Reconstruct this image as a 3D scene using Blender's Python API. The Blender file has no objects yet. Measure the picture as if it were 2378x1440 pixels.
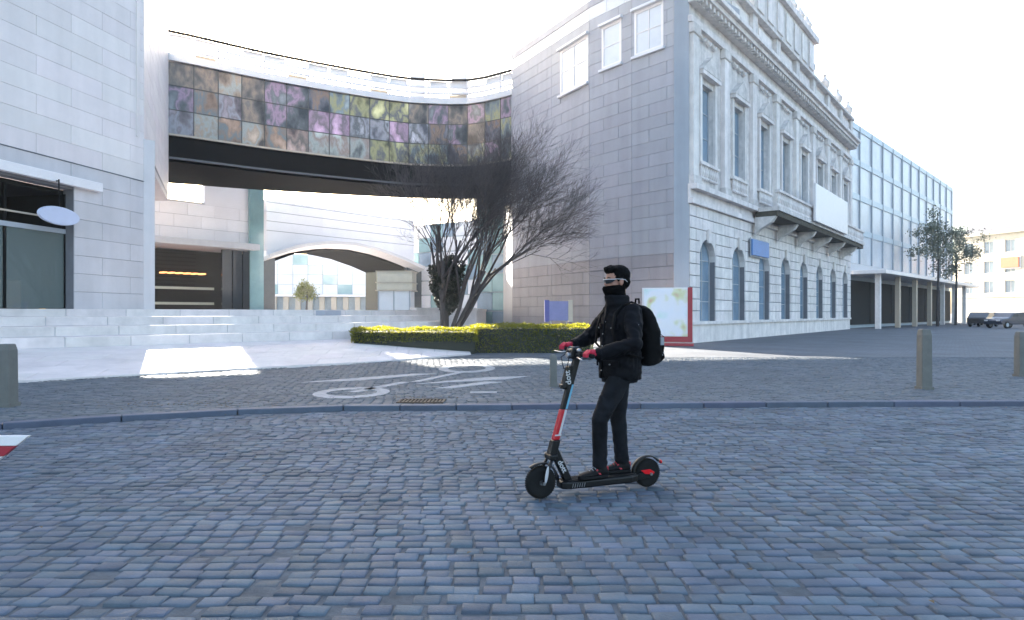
import bpy, bmesh, math, random
import numpy as np
from mathutils import Vector, Matrix, noise
random.seed(7); rng = np.random.default_rng(7)
S = bpy.context.scene
R = math.radians
CAMZ = 1.5
# ------------------------------------------------------------------ camera, sky, sun, exposure
cd = bpy.data.cameras.new('camera'); cam = bpy.data.objects.new('camera', cd); S.collection.objects.link(cam)
cam.location = (0, 0, CAMZ); cam.rotation_euler = (R(90), 0, 0)
cd.lens = 24; cd.sensor_width = 36; cd.clip_start = .05; cd.clip_end = 3000
cd.shift_y = 7/2378
S.camera = cam
SUN_AZ, SUN_EL = -26.3, 16.9          # azimuth from +Y, negative is to the left
w = bpy.data.worlds.new('World'); S.world = w; w.use_nodes = True
nt = w.node_tree; bg = nt.nodes['Background']
sky = nt.nodes.new('ShaderNodeTexSky'); sky.sky_type = 'NISHITA'; sky.sun_disc = False
sky.sun_elevation = R(SUN_EL); sky.sun_rotation = R(SUN_AZ); sky.air_density = 1.0; sky.dust_density = 3.0; sky.ozone_density = 1.0
nt.links.new(sky.outputs[0], bg.inputs[0]); bg.inputs[1].default_value = .10
sd = bpy.data.lights.new('sun', 'SUN'); sun = bpy.data.objects.new('sun', sd); S.collection.objects.link(sun)
sd.energy = 5.0; sd.angle = R(.5); sd.color = (1, .93, .82)
sv = Vector((math.sin(R(SUN_AZ))*math.cos(R(SUN_EL)), math.cos(R(SUN_AZ))*math.cos(R(SUN_EL)), math.sin(R(SUN_EL))))
sun.rotation_euler = sv.to_track_quat('Z', 'Y').to_euler(); sun.location = (-30, 30, 60)
S.view_settings.view_transform = 'Standard'; S.view_settings.look = 'None'; S.view_settings.gamma = 1
S.view_settings.exposure = 2.88
S.view_settings.use_curve_mapping = False
S.render.engine = 'CYCLES'

# ------------------------------------------------------------------ helpers
def link(o): S.collection.objects.link(o); return o
def tag(o, label=None, cat=None, group=None, kind=None):
    if label: o['label'] = label
    if cat: o['category'] = cat
    if group: o['group'] = group
    if kind: o['kind'] = kind
    return o
def thing(name, label, cat, loc=(0, 0, 0), rz=0, group=None):
    o = link(bpy.data.objects.new(name, None)); o.location = loc; o.rotation_euler = (0, 0, rz); o.empty_display_size = .2
    return tag(o, label, cat, group)
def wloc(o):
    v = Vector((0, 0, 0))
    while o is not None: v = v + o.location; o = o.parent
    return v

MATS = {}
def mat(name, col, rough=.8, metal=0, var=.12, vscale=3, bump=0, bscale=40, island=0, spec=.5, trans=0, emit=None, coat=0, streak=0):
    if name in MATS: return MATS[name]
    m = bpy.data.materials.new(name); m.use_nodes = True; MATS[name] = m
    n = m.node_tree.nodes; L = m.node_tree.links; b = n['Principled BSDF']
    b.inputs['Roughness'].default_value = rough; b.inputs['Metallic'].default_value = metal
    b.inputs['Specular IOR Level'].default_value = spec
    if coat: b.inputs['Coat Weight'].default_value = coat
    if trans: b.inputs['Transmission Weight'].default_value = trans
    if emit: b.inputs['Emission Color'].default_value = (*emit[0], 1); b.inputs['Emission Strength'].default_value = emit[1]
    tc = n.new('ShaderNodeTexCoord'); src = tc.outputs['Object']
    if var or island:
        geo = n.new('ShaderNodeNewGeometry')
        pos = geo.outputs['Position']
        no = n.new('ShaderNodeTexNoise'); no.inputs['Scale'].default_value = vscale; no.inputs['Detail'].default_value = 6; no.inputs['Roughness'].default_value = .65
        L.new(pos, no.inputs['Vector'])
        mr = n.new('ShaderNodeMapRange'); mr.inputs[1].default_value = .3; mr.inputs[2].default_value = .7
        mr.inputs[3].default_value = 1-var; mr.inputs[4].default_value = 1+var
        L.new(no.outputs['Fac'], mr.inputs[0]); fac = mr.outputs[0]
        if streak:
            mp = n.new('ShaderNodeMapping'); mp.inputs['Scale'].default_value = (1.5, 1.5, .12); L.new(pos, mp.inputs[0])
            n2 = n.new('ShaderNodeTexNoise'); n2.inputs['Scale'].default_value = 1.5; n2.inputs['Detail'].default_value = 5; L.new(mp.outputs[0], n2.inputs['Vector'])
            m2 = n.new('ShaderNodeMapRange'); m2.inputs[1].default_value = .35; m2.inputs[2].default_value = .7; m2.inputs[3].default_value = 1; m2.inputs[4].default_value = 1-streak
            L.new(n2.outputs['Fac'], m2.inputs[0])
            mm = n.new('ShaderNodeMath'); mm.operation = 'MULTIPLY'; L.new(fac, mm.inputs[0]); L.new(m2.outputs[0], mm.inputs[1]); fac = mm.outputs[0]
        if island:
            oi = n.new('ShaderNodeObjectInfo'); ad = n.new('ShaderNodeMath'); ad.operation = 'ADD'
            L.new(geo.outputs['Random Per Island'], ad.inputs[0]); L.new(oi.outputs['Random'], ad.inputs[1])
            fr = n.new('ShaderNodeMath'); fr.operation = 'FRACT'; L.new(ad.outputs[0], fr.inputs[0])
            m3 = n.new('ShaderNodeMapRange'); m3.inputs[3].default_value = 1-island; m3.inputs[4].default_value = 1+island; L.new(fr.outputs[0], m3.inputs[0])
            mm = n.new('ShaderNodeMath'); mm.operation = 'MULTIPLY'; L.new(fac, mm.inputs[0]); L.new(m3.outputs[0], mm.inputs[1]); fac = mm.outputs[0]
        vm = n.new('ShaderNodeVectorMath'); vm.operation = 'SCALE'; vm.inputs[0].default_value = col; L.new(fac, vm.inputs['Scale'])
        out = vm.outputs[0]
        if island:
            hs = n.new('ShaderNodeHueSaturation'); L.new(out, hs.inputs['Color'])
            m4 = n.new('ShaderNodeMapRange'); m4.inputs[3].default_value = .484; m4.inputs[4].default_value = .516
            f2 = n.new('ShaderNodeMath'); f2.operation = 'MULTIPLY'; f2.inputs[1].default_value = 7.31; L.new(fr.outputs[0], f2.inputs[0])
            f3 = n.new('ShaderNodeMath'); f3.operation = 'FRACT'; L.new(f2.outputs[0], f3.inputs[0]); L.new(f3.outputs[0], m4.inputs[0])
            L.new(m4.outputs[0], hs.inputs['Hue']); out = hs.outputs[0]
        L.new(out, b.inputs['Base Color'])
    else: b.inputs['Base Color'].default_value = (*col, 1)
    if bump:
        nb = n.new('ShaderNodeTexNoise'); nb.inputs['Scale'].default_value = bscale; nb.inputs['Detail'].default_value = 8
        L.new(src, nb.inputs['Vector'])
        bp = n.new('ShaderNodeBump'); bp.inputs['Strength'].default_value = bump; bp.inputs['Distance'].default_value = .01
        L.new(nb.outputs['Fac'], bp.inputs['Height']); L.new(bp.outputs[0], b.inputs['Normal'])
    return m
def glass(name, tint, alpha=.5, rough=.03):
    if name in MATS: return MATS[name]
    m = bpy.data.materials.new(name); m.use_nodes = True; MATS[name] = m
    n = m.node_tree.nodes; L = m.node_tree.links; b = n['Principled BSDF']
    b.inputs['Base Color'].default_value = (*tint, 1); b.inputs['Roughness'].default_value = rough; b.inputs['IOR'].default_value = 1.6
    b.inputs['Specular IOR Level'].default_value = .9; b.inputs['Alpha'].default_value = alpha
    return m

class MB:
    def __init__(s): s.v = []; s.f = []
    def add(s, vs, fs):
        k = len(s.v); s.v += [tuple(v) for v in vs]; s.f += [tuple(i+k for i in f) for f in fs]; return s
    def box(s, lo, hi, M=None):
        vs = [Vector((x, y, z)) for z in (lo[2], hi[2]) for x, y in ((lo[0], lo[1]), (hi[0], lo[1]), (hi[0], hi[1]), (lo[0], hi[1]))]
        if M is not None: vs = [M @ v for v in vs]
        return s.add(vs, [(3, 2, 1, 0), (4, 5, 6, 7), (0, 1, 5, 4), (1, 2, 6, 5), (2, 3, 7, 6), (3, 0, 4, 7)])
    def prism(s, pts, z0, z1, M=None):
        n = len(pts); vs = [Vector((p[0], p[1], z0)) for p in pts]+[Vector((p[0], p[1], z1)) for p in pts]
        if M is not None: vs = [M @ v for v in vs]
        return s.add(vs, [tuple(range(n-1, -1, -1)), tuple(range(n, 2*n))]+[(i, (i+1) % n, (i+1) % n+n, i+n) for i in range(n)])
    def rings(s, rings, closed=True, cap=True):
        n = len(rings[0]); vs = [p for r in rings for p in r]; fs = []
        for i in range(len(rings)-1):
            for j in range(n if closed else n-1):
                k = (j+1) % n; fs.append((i*n+j, i*n+k, (i+1)*n+k, (i+1)*n+j))
        if cap and closed: fs += [tuple(range(n-1, -1, -1)), tuple(range((len(rings)-1)*n, len(rings)*n))]
        return s.add(vs, fs)
    def tube(s, path, r, n=8, r2=None, flat=1):
        path = [Vector(p) for p in path]; m = len(path); rs = r if isinstance(r, (list, tuple)) else [r+((r2 if r2 is not None else r)-r)*i/(m-1) for i in range(m)]
        rr = []; up = None
        for i, p in enumerate(path):
            d = (path[min(i+1, m-1)]-path[max(i-1, 0)]).normalized()
            if up is None: up = Vector((0, 0, 1)) if abs(d.z) < .9 else Vector((1, 0, 0))
            a = d.cross(up).normalized(); b = a.cross(d).normalized(); up = b
            rr.append([p+a*math.cos(2*math.pi*j/n)*rs[i]+b*math.sin(2*math.pi*j/n)*rs[i]*flat for j in range(n)])
        return s.rings(rr)
    def lathe(s, prof, n=24, M=None):   # prof (r, z) about z
        rr = [[Vector((r*math.cos(2*math.pi*j/n), r*math.sin(2*math.pi*j/n), z)) for j in range(n)] for r, z in prof]
        if M is not None: rr = [[M @ v for v in r] for r in rr]
        return s.rings(rr)
    def ell(s, c, r, rot=None, n=16, m=10):
        M = Matrix.Translation(c) @ (rot.to_4x4() if rot else Matrix.Identity(4)) @ Matrix.Diagonal((*r, 1))
        pr = [(math.sin(math.pi*(i+.02)/(m+.04)), -math.cos(math.pi*(i+.02)/(m+.04))) for i in range(m+1)]
        return s.lathe(pr, n, M)
    def mesh(s, name, m=None, off=None):
        me = bpy.data.meshes.new(name)
        v = s.v if off is None else [(a[0]-off[0], a[1]-off[1], a[2]-off[2]) for a in s.v]
        me.from_pydata(v, [], s.f); me.update()
        bm = bmesh.new(); bm.from_mesh(me); bmesh.ops.recalc_face_normals(bm, faces=bm.faces); bm.to_mesh(me); bm.free()
        if m: me.materials.append(m)
        return me
    def build(s, name, m, parent=None, local=False, bevel=0, smooth=False, kind=None, bseg=2):
        off = None if (parent is None or local) else wloc(parent)
        o = link(bpy.data.objects.new(name, s.mesh(name, m, off)))
        if parent is not None: o.parent = parent
        if bevel:
            b = o.modifiers.new('bevel', 'BEVEL'); b.width = bevel; b.segments = bseg; b.limit_method = 'ANGLE'
        if smooth:
            for p in o.data.polygons: p.use_smooth = True
        if kind: o['kind'] = kind
        return o
def frame2(A, B, z=0):
    """matrix: x along A->B, y away from the camera, z up, origin A"""
    d = Vector((B[0]-A[0], B[1]-A[1], 0)); Ln = d.length; d.normalize()
    n = Vector((-d.y, d.x, 0))
    if n.dot(Vector(((A[0]+B[0])/2, (A[1]+B[1])/2, 0))) < 0: n = -n
    M = Matrix(((d.x, n.x, 0, A[0]), (d.y, n.y, 0, A[1]), (0, 0, 1, z), (0, 0, 0, 1)))
    return M, Ln
def on(P): # centre of a row of intervals
    return P
def split_row(u0, u1, z0, z1, holes):
    iv = [(u0, u1)]
    for h in holes:
        if h[2] < z1-.01 and h[3] > z0+.01:
            nv = []
            for a, b in iv:
                if h[1] <= a or h[0] >= b: nv.append((a, b)); continue
                if h[0] > a: nv.append((a, h[0]))
                if h[1] < b: nv.append((h[1], b))
            iv = nv
    return [x for x in iv if x[1]-x[0] > .02]
def wall(parent, A, B, z0, z1, m_wall, m_slab=None, holes=(), thick=.4, course=.6, slab=1.5, name='wall', pieces=None, gap=.014, proud=.03, piecename='stone_slab'):
    """backing wall with openings; its cladding slabs go into the list `pieces` as (matrix, w, h, material)"""
    M, Ln = frame2(A, B)
    zs = sorted({z0, z1} | {max(z0, min(z1, h[2])) for h in holes} | {max(z0, min(z1, h[3])) for h in holes})
    mb = MB()
    for a, b in zip(zs, zs[1:]):
        for u, v in split_row(0, Ln, a, b, holes): mb.box((u, 0, a), (v, thick, b), M)
    mb.build(name, m_wall, parent)
    if m_slab is None: return
    nrow = max(1, round((z1-z0)/course)); hh = (z1-z0)/nrow
    for r in range(nrow):
        a, b = z0+r*hh, z0+(r+1)*hh; off = (r % 2)*slab/2
        for u, v in split_row(0, Ln, a, b, holes):
            cuts = [u]+[k*slab-off for k in range(int(Ln/slab)+2) if u+.15 < k*slab-off < v-.15]+[v]
            for p, q in zip(cuts, cuts[1:]):
                hb = [h for h in holes if h[0] < q-.01 and h[1] > p+.01]
                pieces.append((M, (p+q)/2, (a+b)/2, q-p-gap, hh-gap, m_slab, proud, piecename))
def place_pieces(parent, pieces, limit=300):
    def key(p):
        c = p[0] @ Vector((p[1], 0, p[2]))
        vis = c.y > .5 and abs(c.x/c.y) < .78 and (c.z-CAMZ)/c.y < .47 and (c.z-CAMZ)/c.y > -.47
        return (0 if vis else 1, c.length)
    pieces.sort(key=key); cache = {}; off = wloc(parent)
    def cham(M, w, h, pr):
        c = .008; mb = MB()
        rr = []
        for yy, k in ((.0, 0), (-pr+c, 0), (-pr, c)):
            rr.append([M @ Vector((sx*(w/2-k), yy, sz*(h/2-k))) for sx, sz in ((-1, -1), (1, -1), (1, 1), (-1, 1))])
        mb.rings(rr, True, True); return mb
    rest = {}
    for i, (M, u, z, ww, hh, m, pr, nm) in enumerate(pieces):
        if i < limit:
            k = (round(ww, 2), round(hh, 2), m.name, pr)
            if k not in cache: cache[k] = cham(Matrix.Identity(4), k[0], k[1], pr).mesh(nm, m)
            o = link(bpy.data.objects.new(nm, cache[k])); o.parent = parent
            MM = M @ Matrix.Translation((u, random.uniform(-.003, .003), z)); MM.translation -= off; o.matrix_local = MM
        else:
            mb = rest.setdefault(m.name, (MB(), m, nm))[0]
            c = cham(M @ Matrix.Translation((u, 0, z)), ww, hh, pr); mb.add(c.v, c.f)
    for mb, m, nm in rest.values(): mb.build(nm, m, parent, kind='stuff')
def window(parent, M, u0, u1, z0, z1, mf, mp, cols=2, rows=2, set=.18, fw=.07, arch=False, bars=.04):
    mb = MB()
    y0, y1 = set-.05, set+.05
    if arch:
        r = (u1-u0)/2; c = (u0+u1)/2; zc = z1-r
        o = [(c+r*math.cos(t), zc+r*math.sin(t)) for t in np.linspace(0, math.pi, 13)]; i_ = [(c+(r-fw)*math.cos(t), zc+(r-fw)*math.sin(t)) for t in np.linspace(0, math.pi, 13)]
        for k in range(12):
            q = [o[k], o[k+1], i_[k+1], i_[k]]
            mb.add([M @ Vector((a, y, b)) for y in (y0, y1) for a, b in q], [(0, 1, 2, 3), (7, 6, 5, 4), (0, 4, 5, 1), (1, 5, 6, 2), (2, 6, 7, 3), (3, 7, 4, 0)])
        ztop = zc
    else:
        mb.box((u0, y0, z1-fw), (u1, y1, z1), M); ztop = z1-fw
    mb.box((u0, y0, z0), (u0+fw, y1, ztop), M); mb.box((u1-fw, y0, z0), (u1, y1, ztop), M); mb.box((u0+fw, y0, z0), (u1-fw, y1, z0+fw), M)
    for k in range(1, cols): x = u0+(u1-u0)*k/cols; mb.box((x-bars/2, y0+.012, z0+fw), (x+bars/2, y1-.012, z1-fw-(.05 if arch else 0)), M)
    for k in range(1, rows): z = z0+(z1-z0)*k/rows; mb.box((u0+fw, y0+.016, z-bars/2), (u1-fw, y1-.016, z+bars/2), M)
    wo = mb.build('window', mf, parent)
    if arch:
        pts = [(u0+fw*.5, z0+fw*.5), (u1-fw*.5, z0+fw*.5)]+[(c+(r-fw*.5)*math.cos(t), zc+(r-fw*.5)*math.sin(t)) for t in np.linspace(0, math.pi, 13)]
        n = len(pts); pm = MB().add([M @ Vector((a, set, b)) for a, b in pts]+[M @ Vector((a, set+.01, b)) for a, b in pts], [tuple(range(n)), tuple(range(2*n-1, n-1, -1))])
        o2 = pm.build('pane', mp, parent); o2.parent = wo
    else:
        for i in range(cols):
            for j in range(rows):
                a = u0+(u1-u0)*i/cols; b = u0+(u1-u0)*(i+1)/cols; c0 = z0+(z1-z0)*j/rows; d0 = z0+(z1-z0)*(j+1)/rows
                o2 = MB().box((a+.012, set-.006, c0+.012), (b-.012, set+.006, d0-.012), M).build('pane', mp, parent); o2.parent = wo
    return wo

# ------------------------------------------------------------------ materials
m_sett = mat('granite sett', (.086, .110, .140), .72, spec=.28, var=.3, vscale=1.3, bump=.4, bscale=60, island=.2)
m_sett2 = mat('pavement sett', (.096, .112, .128), .72, spec=.3, var=.16, vscale=.8, bump=.3, bscale=60, island=.16)
m_mortar = mat('joint sand', (.07, .082, .095), .95, var=.35, vscale=6, bump=.4)
m_kerb = mat('blue kerb stone', (.075, .09, .13), .7, var=.15, vscale=4, bump=.4, island=.12)
m_white = mat('road paint', (.27, .285, .30), .75, var=.3, vscale=9, bump=.2)
m_pave = mat('pale paving stone', (.70, .62, .585), .75, var=.12, vscale=1.2, bump=.15, island=.05, streak=0)
m_pave2 = mat('pale step stone', (.66, .59, .56), .75, var=.14, vscale=2, bump=.2, island=.06)
m_joint = mat('dark joint', (.17, .17, .185), .95, var=.1)
m_jointp = mat('pale joint', (.36, .36, .39), .95, var=.1)
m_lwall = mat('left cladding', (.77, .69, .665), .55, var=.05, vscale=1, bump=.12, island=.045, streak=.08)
m_lwall2 = mat('left shaded cladding', (.58, .54, .54), .55, var=.06, vscale=1, bump=.12, island=.05, streak=.1)  # greyer copy of the left cladding, shade of the lower storey put into it
m_gwall = mat('grey cladding', (.35, .352, .39), .6, var=.06, vscale=.7, bump=.12, island=.05, streak=.12)
m_gwall2 = mat('grey cladding warm reflection', (.29, .272, .295), .6, var=.08, vscale=.7, bump=.12, island=.06, streak=.12)  # warmer copy of the grey cladding, with reflected light painted in
m_gband = mat('light band', (.66, .66, .69), .6, var=.04, vscale=1, island=.03)
m_stone = mat('weathered white stone', (.76, .70, .67), .8, var=.14, vscale=1.6, bump=.5, bscale=14, streak=.22, island=.05)
m_stone2 = mat('carved weathered stone', (.68, .63, .6), .85, var=.2, vscale=2.5, bump=.6, bscale=10, streak=.3)
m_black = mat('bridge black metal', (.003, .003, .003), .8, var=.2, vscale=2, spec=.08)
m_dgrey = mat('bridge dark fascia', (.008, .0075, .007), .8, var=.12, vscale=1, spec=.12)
m_cream = mat('cream trim', (.45, .38, .3), .5, var=.05)
m_rail = mat('pale rail', (.55, .55, .57), .4, var=.05)
m_glassd = mat('dark window glass', (.03, .04, .048), .08, var=.2, vscale=.6, spec=.8)
m_glassb = mat('blue window glass', (.2, .28, .36), .12, var=.25, vscale=.5, spec=.9)
m_glassp = mat('pale glass', (.6, .61, .64), .32, var=.15, vscale=.4, spec=.9)
m_glassc = mat('cyan glass', (.22, .36, .38), .1, var=.2, vscale=.4, spec=.9)
m_frame = mat('window frame grey', (.35, .37, .4), .5, var=.05)
m_whitep = mat('white painted metal', (.78, .73, .72), .4, var=.03)
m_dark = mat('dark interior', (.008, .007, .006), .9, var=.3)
m_wood = mat('brown counter', (.18, .11, .075), .7, var=.2)
m_bark = mat('bark', (.06, .048, .045), .9, var=.3, vscale=20, bump=.5)
m_twig = mat('twig', (.095, .08, .08), .9, var=.3, vscale=4)
m_leafy = mat('hedge leaf', (.09, .10, .012), .55, var=.35, vscale=5, island=.4)
m_leafd = mat('dark leaf', (.012, .015, .006), .6, var=.3, vscale=5, island=.4)
def add_translucent(m, c, f):
    n = m.node_tree.nodes; L_ = m.node_tree.links; t = n.new('ShaderNodeBsdfTranslucent'); t.inputs[0].default_value = (*c, 1); mx = n.new('ShaderNodeMixShader'); mx.inputs[0].default_value = f
    L_.new(n['Principled BSDF'].outputs[0], mx.inputs[1]); L_.new(t.outputs[0], mx.inputs[2]); L_.new(mx.outputs[0], n['Material Output'].inputs[0])
add_translucent(m_leafy, (.42, .40, .02), .45)
m_leafo = mat('olive leaf', (.16, .165, .11), .6, var=.3, vscale=3, island=.4)

# ------------------------------------------------------------------ ground
G = .08
gm = mat('far asphalt', (.13, .14, .155), .85, var=.15, vscale=.3, bump=.3)
o = MB().add([(-900, -60, -.03), (900, -60, -.03), (900, 1800, -.03), (-900, 1800, -.03)], [(0, 1, 2, 3)]).build('ground', gm, kind='structure')
kerb_pts = [(-26, 3.0), (-20, 4.2), (-14, 5.6), (-9.5, 7.25), (-6.5, 8.7), (-5.35, 9.35), (-4, 9.95), (-2.56, 10.35), (0, 10.45), (2, 10.62), (5, 10.8), (8.2, 10.9), (16, 11.2), (30, 12.2)]
def kerb_y(x): return np.interp(x, [p[0] for p in kerb_pts], [p[1] for p in kerb_pts])
road = MB().add([(-26, -6, .012)]+[(30, -6, .012)]+[(p[0], p[1], .012) for p in reversed(kerb_pts)], [tuple(range(len(kerb_pts)+2))])  .build('road', m_mortar, kind='structure')
def paving_far():
    m = bpy.data.materials.new('pavement far'); m.use_nodes = True; n = m.node_tree.nodes; L = m.node_tree.links; b = n['Principled BSDF']
    g = n.new('ShaderNodeNewGeometry'); br = n.new('ShaderNodeTexBrick'); br.inputs['Scale'].default_value = 1; br.inputs['Brick Width'].default_value = .17; br.inputs['Row Height'].default_value = .13
    br.inputs['Mortar Size'].default_value = .008; br.inputs['Color1'].default_value = (.09, .10, .115, 1); br.inputs['Color2'].default_value = (.12, .13, .148, 1); br.inputs['Mortar'].default_value = (.07, .07, .075, 1)
    L.new(g.outputs['Position'], br.inputs['Vector']); no = n.new('ShaderNodeTexNoise'); no.inputs['Scale'].default_value = .5; no.inputs['Detail'].default_value = 6; L.new(g.outputs['Position'], no.inputs['Vector'])
    mx = n.new('ShaderNodeMix'); mx.data_type = 'RGBA'; mx.blend_type = 'OVERLAY'; mx.inputs[0].default_value = .5
    L.new(br.outputs[0], mx.inputs[6]); L.new(no.outputs['Fac'], mx.inputs[7]); L.new(mx.outputs[2], b.inputs['Base Color']); b.inputs['Roughness'].default_value = .75
    return m
pav = MB().add([(p[0], p[1]+.17, G-.012) for p in kerb_pts]+[(120, 30, G-.012), (200, 200, G-.012), (-90, 200, G-.012), (-60, 5, G-.012)], [tuple(range(len(kerb_pts)+4))]).build('pavement', m_mortar, kind='structure')
pf = MB().add([(-2, 22, G), (60, 22, G), (120, 60, G), (200, 200, G), (-2, 200, G)], [(0, 1, 2, 3, 4)]).build('plaza', paving_far(), kind='structure')
pf2 = MB().add([(14, 11.4, G-.01), (60, 13, G-.01), (60, 21.99, G-.01), (17.5, 21.99, G-.01)], [(0, 1, 2, 3)]).build('plaza_side', MATS['pavement sett'], kind='structure')

def setts(xs, ys, w, d, z, jit, inside, h=.035):
    """arrays of stone centres; returns verts (n,12,3)"""
    rows = np.arange(ys[0], ys[1], d); C = []
    for i, y in enumerate(rows):
        hw = min(xs[1], .80*y+.8) if xs[0] < 0 else xs[1]
        x0 = -min(-xs[0], .80*y+.8) if xs[0] < 0 else xs[0]
        nx = int((hw-x0)/w)+1
        x = x0+(np.arange(nx)+rng.uniform(.3, .7)*(i % 2)+rng.uniform(-.2, .2)+rng.uniform(-.09, .09, nx))*w
        C.append(np.stack([x, np.full(nx, y)+.02*np.sin(x*1.3+i*.15)+rng.normal(0, .003, nx)], 1))
    C = np.concatenate(C); C = C[inside(C[:, 0], C[:, 1])]
    n = len(C); hw = w/2-.005-rng.uniform(0, .004, n); hd = d/2-.005-rng.uniform(0, .003, n)
    sg = np.array([(-1, -1), (1, -1), (1, 1), (-1, 1)]); V = np.zeros((n, 12, 3)); zt = z+rng.normal(0, jit, n); tx = rng.normal(0, .022, n); ty = rng.normal(0, .022, n)
    for k, (ins, dz) in enumerate(((0, -h), (.001, -.006), (.012, 0))):
        for c in range(4):
            r = rng.normal(0, .0032, (n, 2)) if k else 0
            dx = sg[c, 0]*(hw-ins); dy = sg[c, 1]*(hd-ins)
            P = np.stack([dx, dy], 1)+r
            V[:, k*4+c, 0] = C[:, 0]+P[:, 0]; V[:, k*4+c, 1] = C[:, 1]+P[:, 1]
            V[:, k*4+c, 2] = zt+dz+(tx*dx+ty*dy if k else 0)
    return C, V
SF = np.array([(0, 1, 5, 4), (1, 2, 6, 5), (2, 3, 7, 6), (3, 0, 4, 7), (4, 5, 9, 8), (5, 6, 10, 9), (6, 7, 11, 10), (7, 4, 8, 11), (8, 9, 10, 11)])
def np_mesh(name, V, F, m):
    me = bpy.data.meshes.new(name); V = V.reshape(-1, 3); me.vertices.add(len(V)); me.vertices.foreach_set('co', V.ravel())
    k = F.shape[1]; me.loops.add(F.size); me.loops.foreach_set('vertex_index', F.ravel().astype(np.int32)); me.polygons.add(len(F))
    me.polygons.foreach_set('loop_start', np.arange(0, F.size, k, dtype=np.int32)); me.polygons.foreach_set('loop_total', np.full(len(F), k, dtype=np.int32))
    me.update(calc_edges=True); me.materials.append(m); return me
def sett_field(parent, xs, ys, w, d, z, m, inside, single=300, jit=.0035):
    C, V = setts(xs, ys, w, d, z, jit, inside)
    # the stones that show largest: nearest in view
    X, Y = C[:, 0], C[:, 1]; vis = (Y > 3.36) & (np.abs(X)/Y < .752)
    order = np.argsort(np.where(vis, Y, 1e3)); near, far = order[:single], order[single:]
    n = len(far); F = (SF[None]+12*np.arange(n)[:, None, None]).reshape(-1, 4)
    o = link(bpy.data.objects.new('sett', np_mesh('sett', V[far], F, m))); o.parent = parent; o['kind'] = 'stuff'
    protos = []
    for i in near:
        if len(protos) < 14:
            v = V[i]-np.array([C[i, 0], C[i, 1], 0]); me = np_mesh('sett', v, SF, m); protos.append(me)
        o = link(bpy.data.objects.new('sett', random.choice(protos))); o.parent = parent; o.location = (C[i, 0], C[i, 1], random.uniform(-.003, .003))
sett_field(road, (-9, 9), (2.7, 10.9), .158, .118, .022, m_sett, lambda x, y: y < kerb_y(x)-.09)
# front edge of the pale terrace (plan)
FE = [(-18.5, 6.3), (-10.3, 13.7), (-3.8, 19.6), (-1.4, 23.2)]
SL = [(-22.5, 10.5), (-13.6, 17.4), (-5.4, 25.6), (-2.2, 31.5)]
def front_y(x): return np.interp(x, [p[0] for p in FE], [p[1] for p in FE], right=23.2)
sett_field(pav, (-18, 18), (7.4, 22.0), .168, .126, G, m_sett2, lambda x, y: (y > kerb_y(x)+.24) & ((y < front_y(x)-.12) | (x > -2.3)), single=0, jit=.003)
kb = thing('kerb', 'long blue-grey stone kerb edging the cobbled road', 'kerb')
for i in range(len(kerb_pts)-1):
    A, B = Vector(kerb_pts[i]), Vector(kerb_pts[i+1]); d = (B-A).normalized(); Ln = (B-A).length; k = max(1, round(Ln/1.0)); n = Vector((-d.y, d.x))
    for j in range(k):
        a = A+d*(Ln*j/k+.006); b = A+d*(Ln*(j+1)/k-.006)
        c = (a.x+b.x)/2
        if -11 < c < 14:
            mb = MB().prism([a, b, b+n*.2, a+n*.2], -.1, G+.012+random.uniform(0, .003))
            mb.build('kerb_stone', m_kerb, kb, bevel=.012)
# bicycle pictogram painted on the setts
ZP = G+.0085
def paint(name, polys, lab):
    pm = MB()
    for p in polys: pm.prism(p, ZP-.012, ZP)
    return tag(pm.build(name, m_white), lab, 'road marking')
def ringp(c, rx, ry, t, n=28):
    out = []
    for k in range(n):
        a, b = 2*math.pi*k/n, 2*math.pi*(k+1)/n
        out.append([(c[0]+rx*math.cos(a), c[1]+ry*math.sin(a)), (c[0]+rx*math.cos(b), c[1]+ry*math.sin(b)), (c[0]+(rx-t)*math.cos(b), c[1]+(ry-t*1.6)*math.sin(b)), (c[0]+(rx-t)*math.cos(a), c[1]+(ry-t*1.6)*math.sin(a))])
    return out
def bar(a, b, t):
    a = Vector(a); b = Vector(b); d = (b-a).normalized(); n = Vector((-d.y, d.x))*t/2; return [a-n, b-n, b+n, a+n]
paint('bicycle_marking', ringp((-2.85, 12.15), .66, .85, .22)+ringp((-1.15, 17.5), .72, 1.3, .24)+[bar((-2.85, 12.2), (-2.2, 14.0), .2), bar((-2.0, 14.05), (-1.25, 16.2), .2)], 'worn white bicycle symbol painted on the grey setts')
paint('chevron_marking', [[(-4.35, 13.9), (-2.35, 15.9), (-1.75, 15.95), (-3.2, 14.3)]], 'white slanted chevron arm painted left of the bicycle symbol')
paint('arrow_marking', [[(-1.95, 13.55), (-.15, 14.55), (.42, 15.35), (-.55, 15.05), (-1.1, 14.55)], [(-1.45, 12.85), (-.55, 14.1), (-.2, 14.0), (-1.15, 12.8)]], 'white arrow head painted right of the bicycle symbol')
paint('dash_marking', [bar((-.75, 12.2), (-.27, 12.2), .2)], 'short white dash painted in front of the arrow head')

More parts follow.
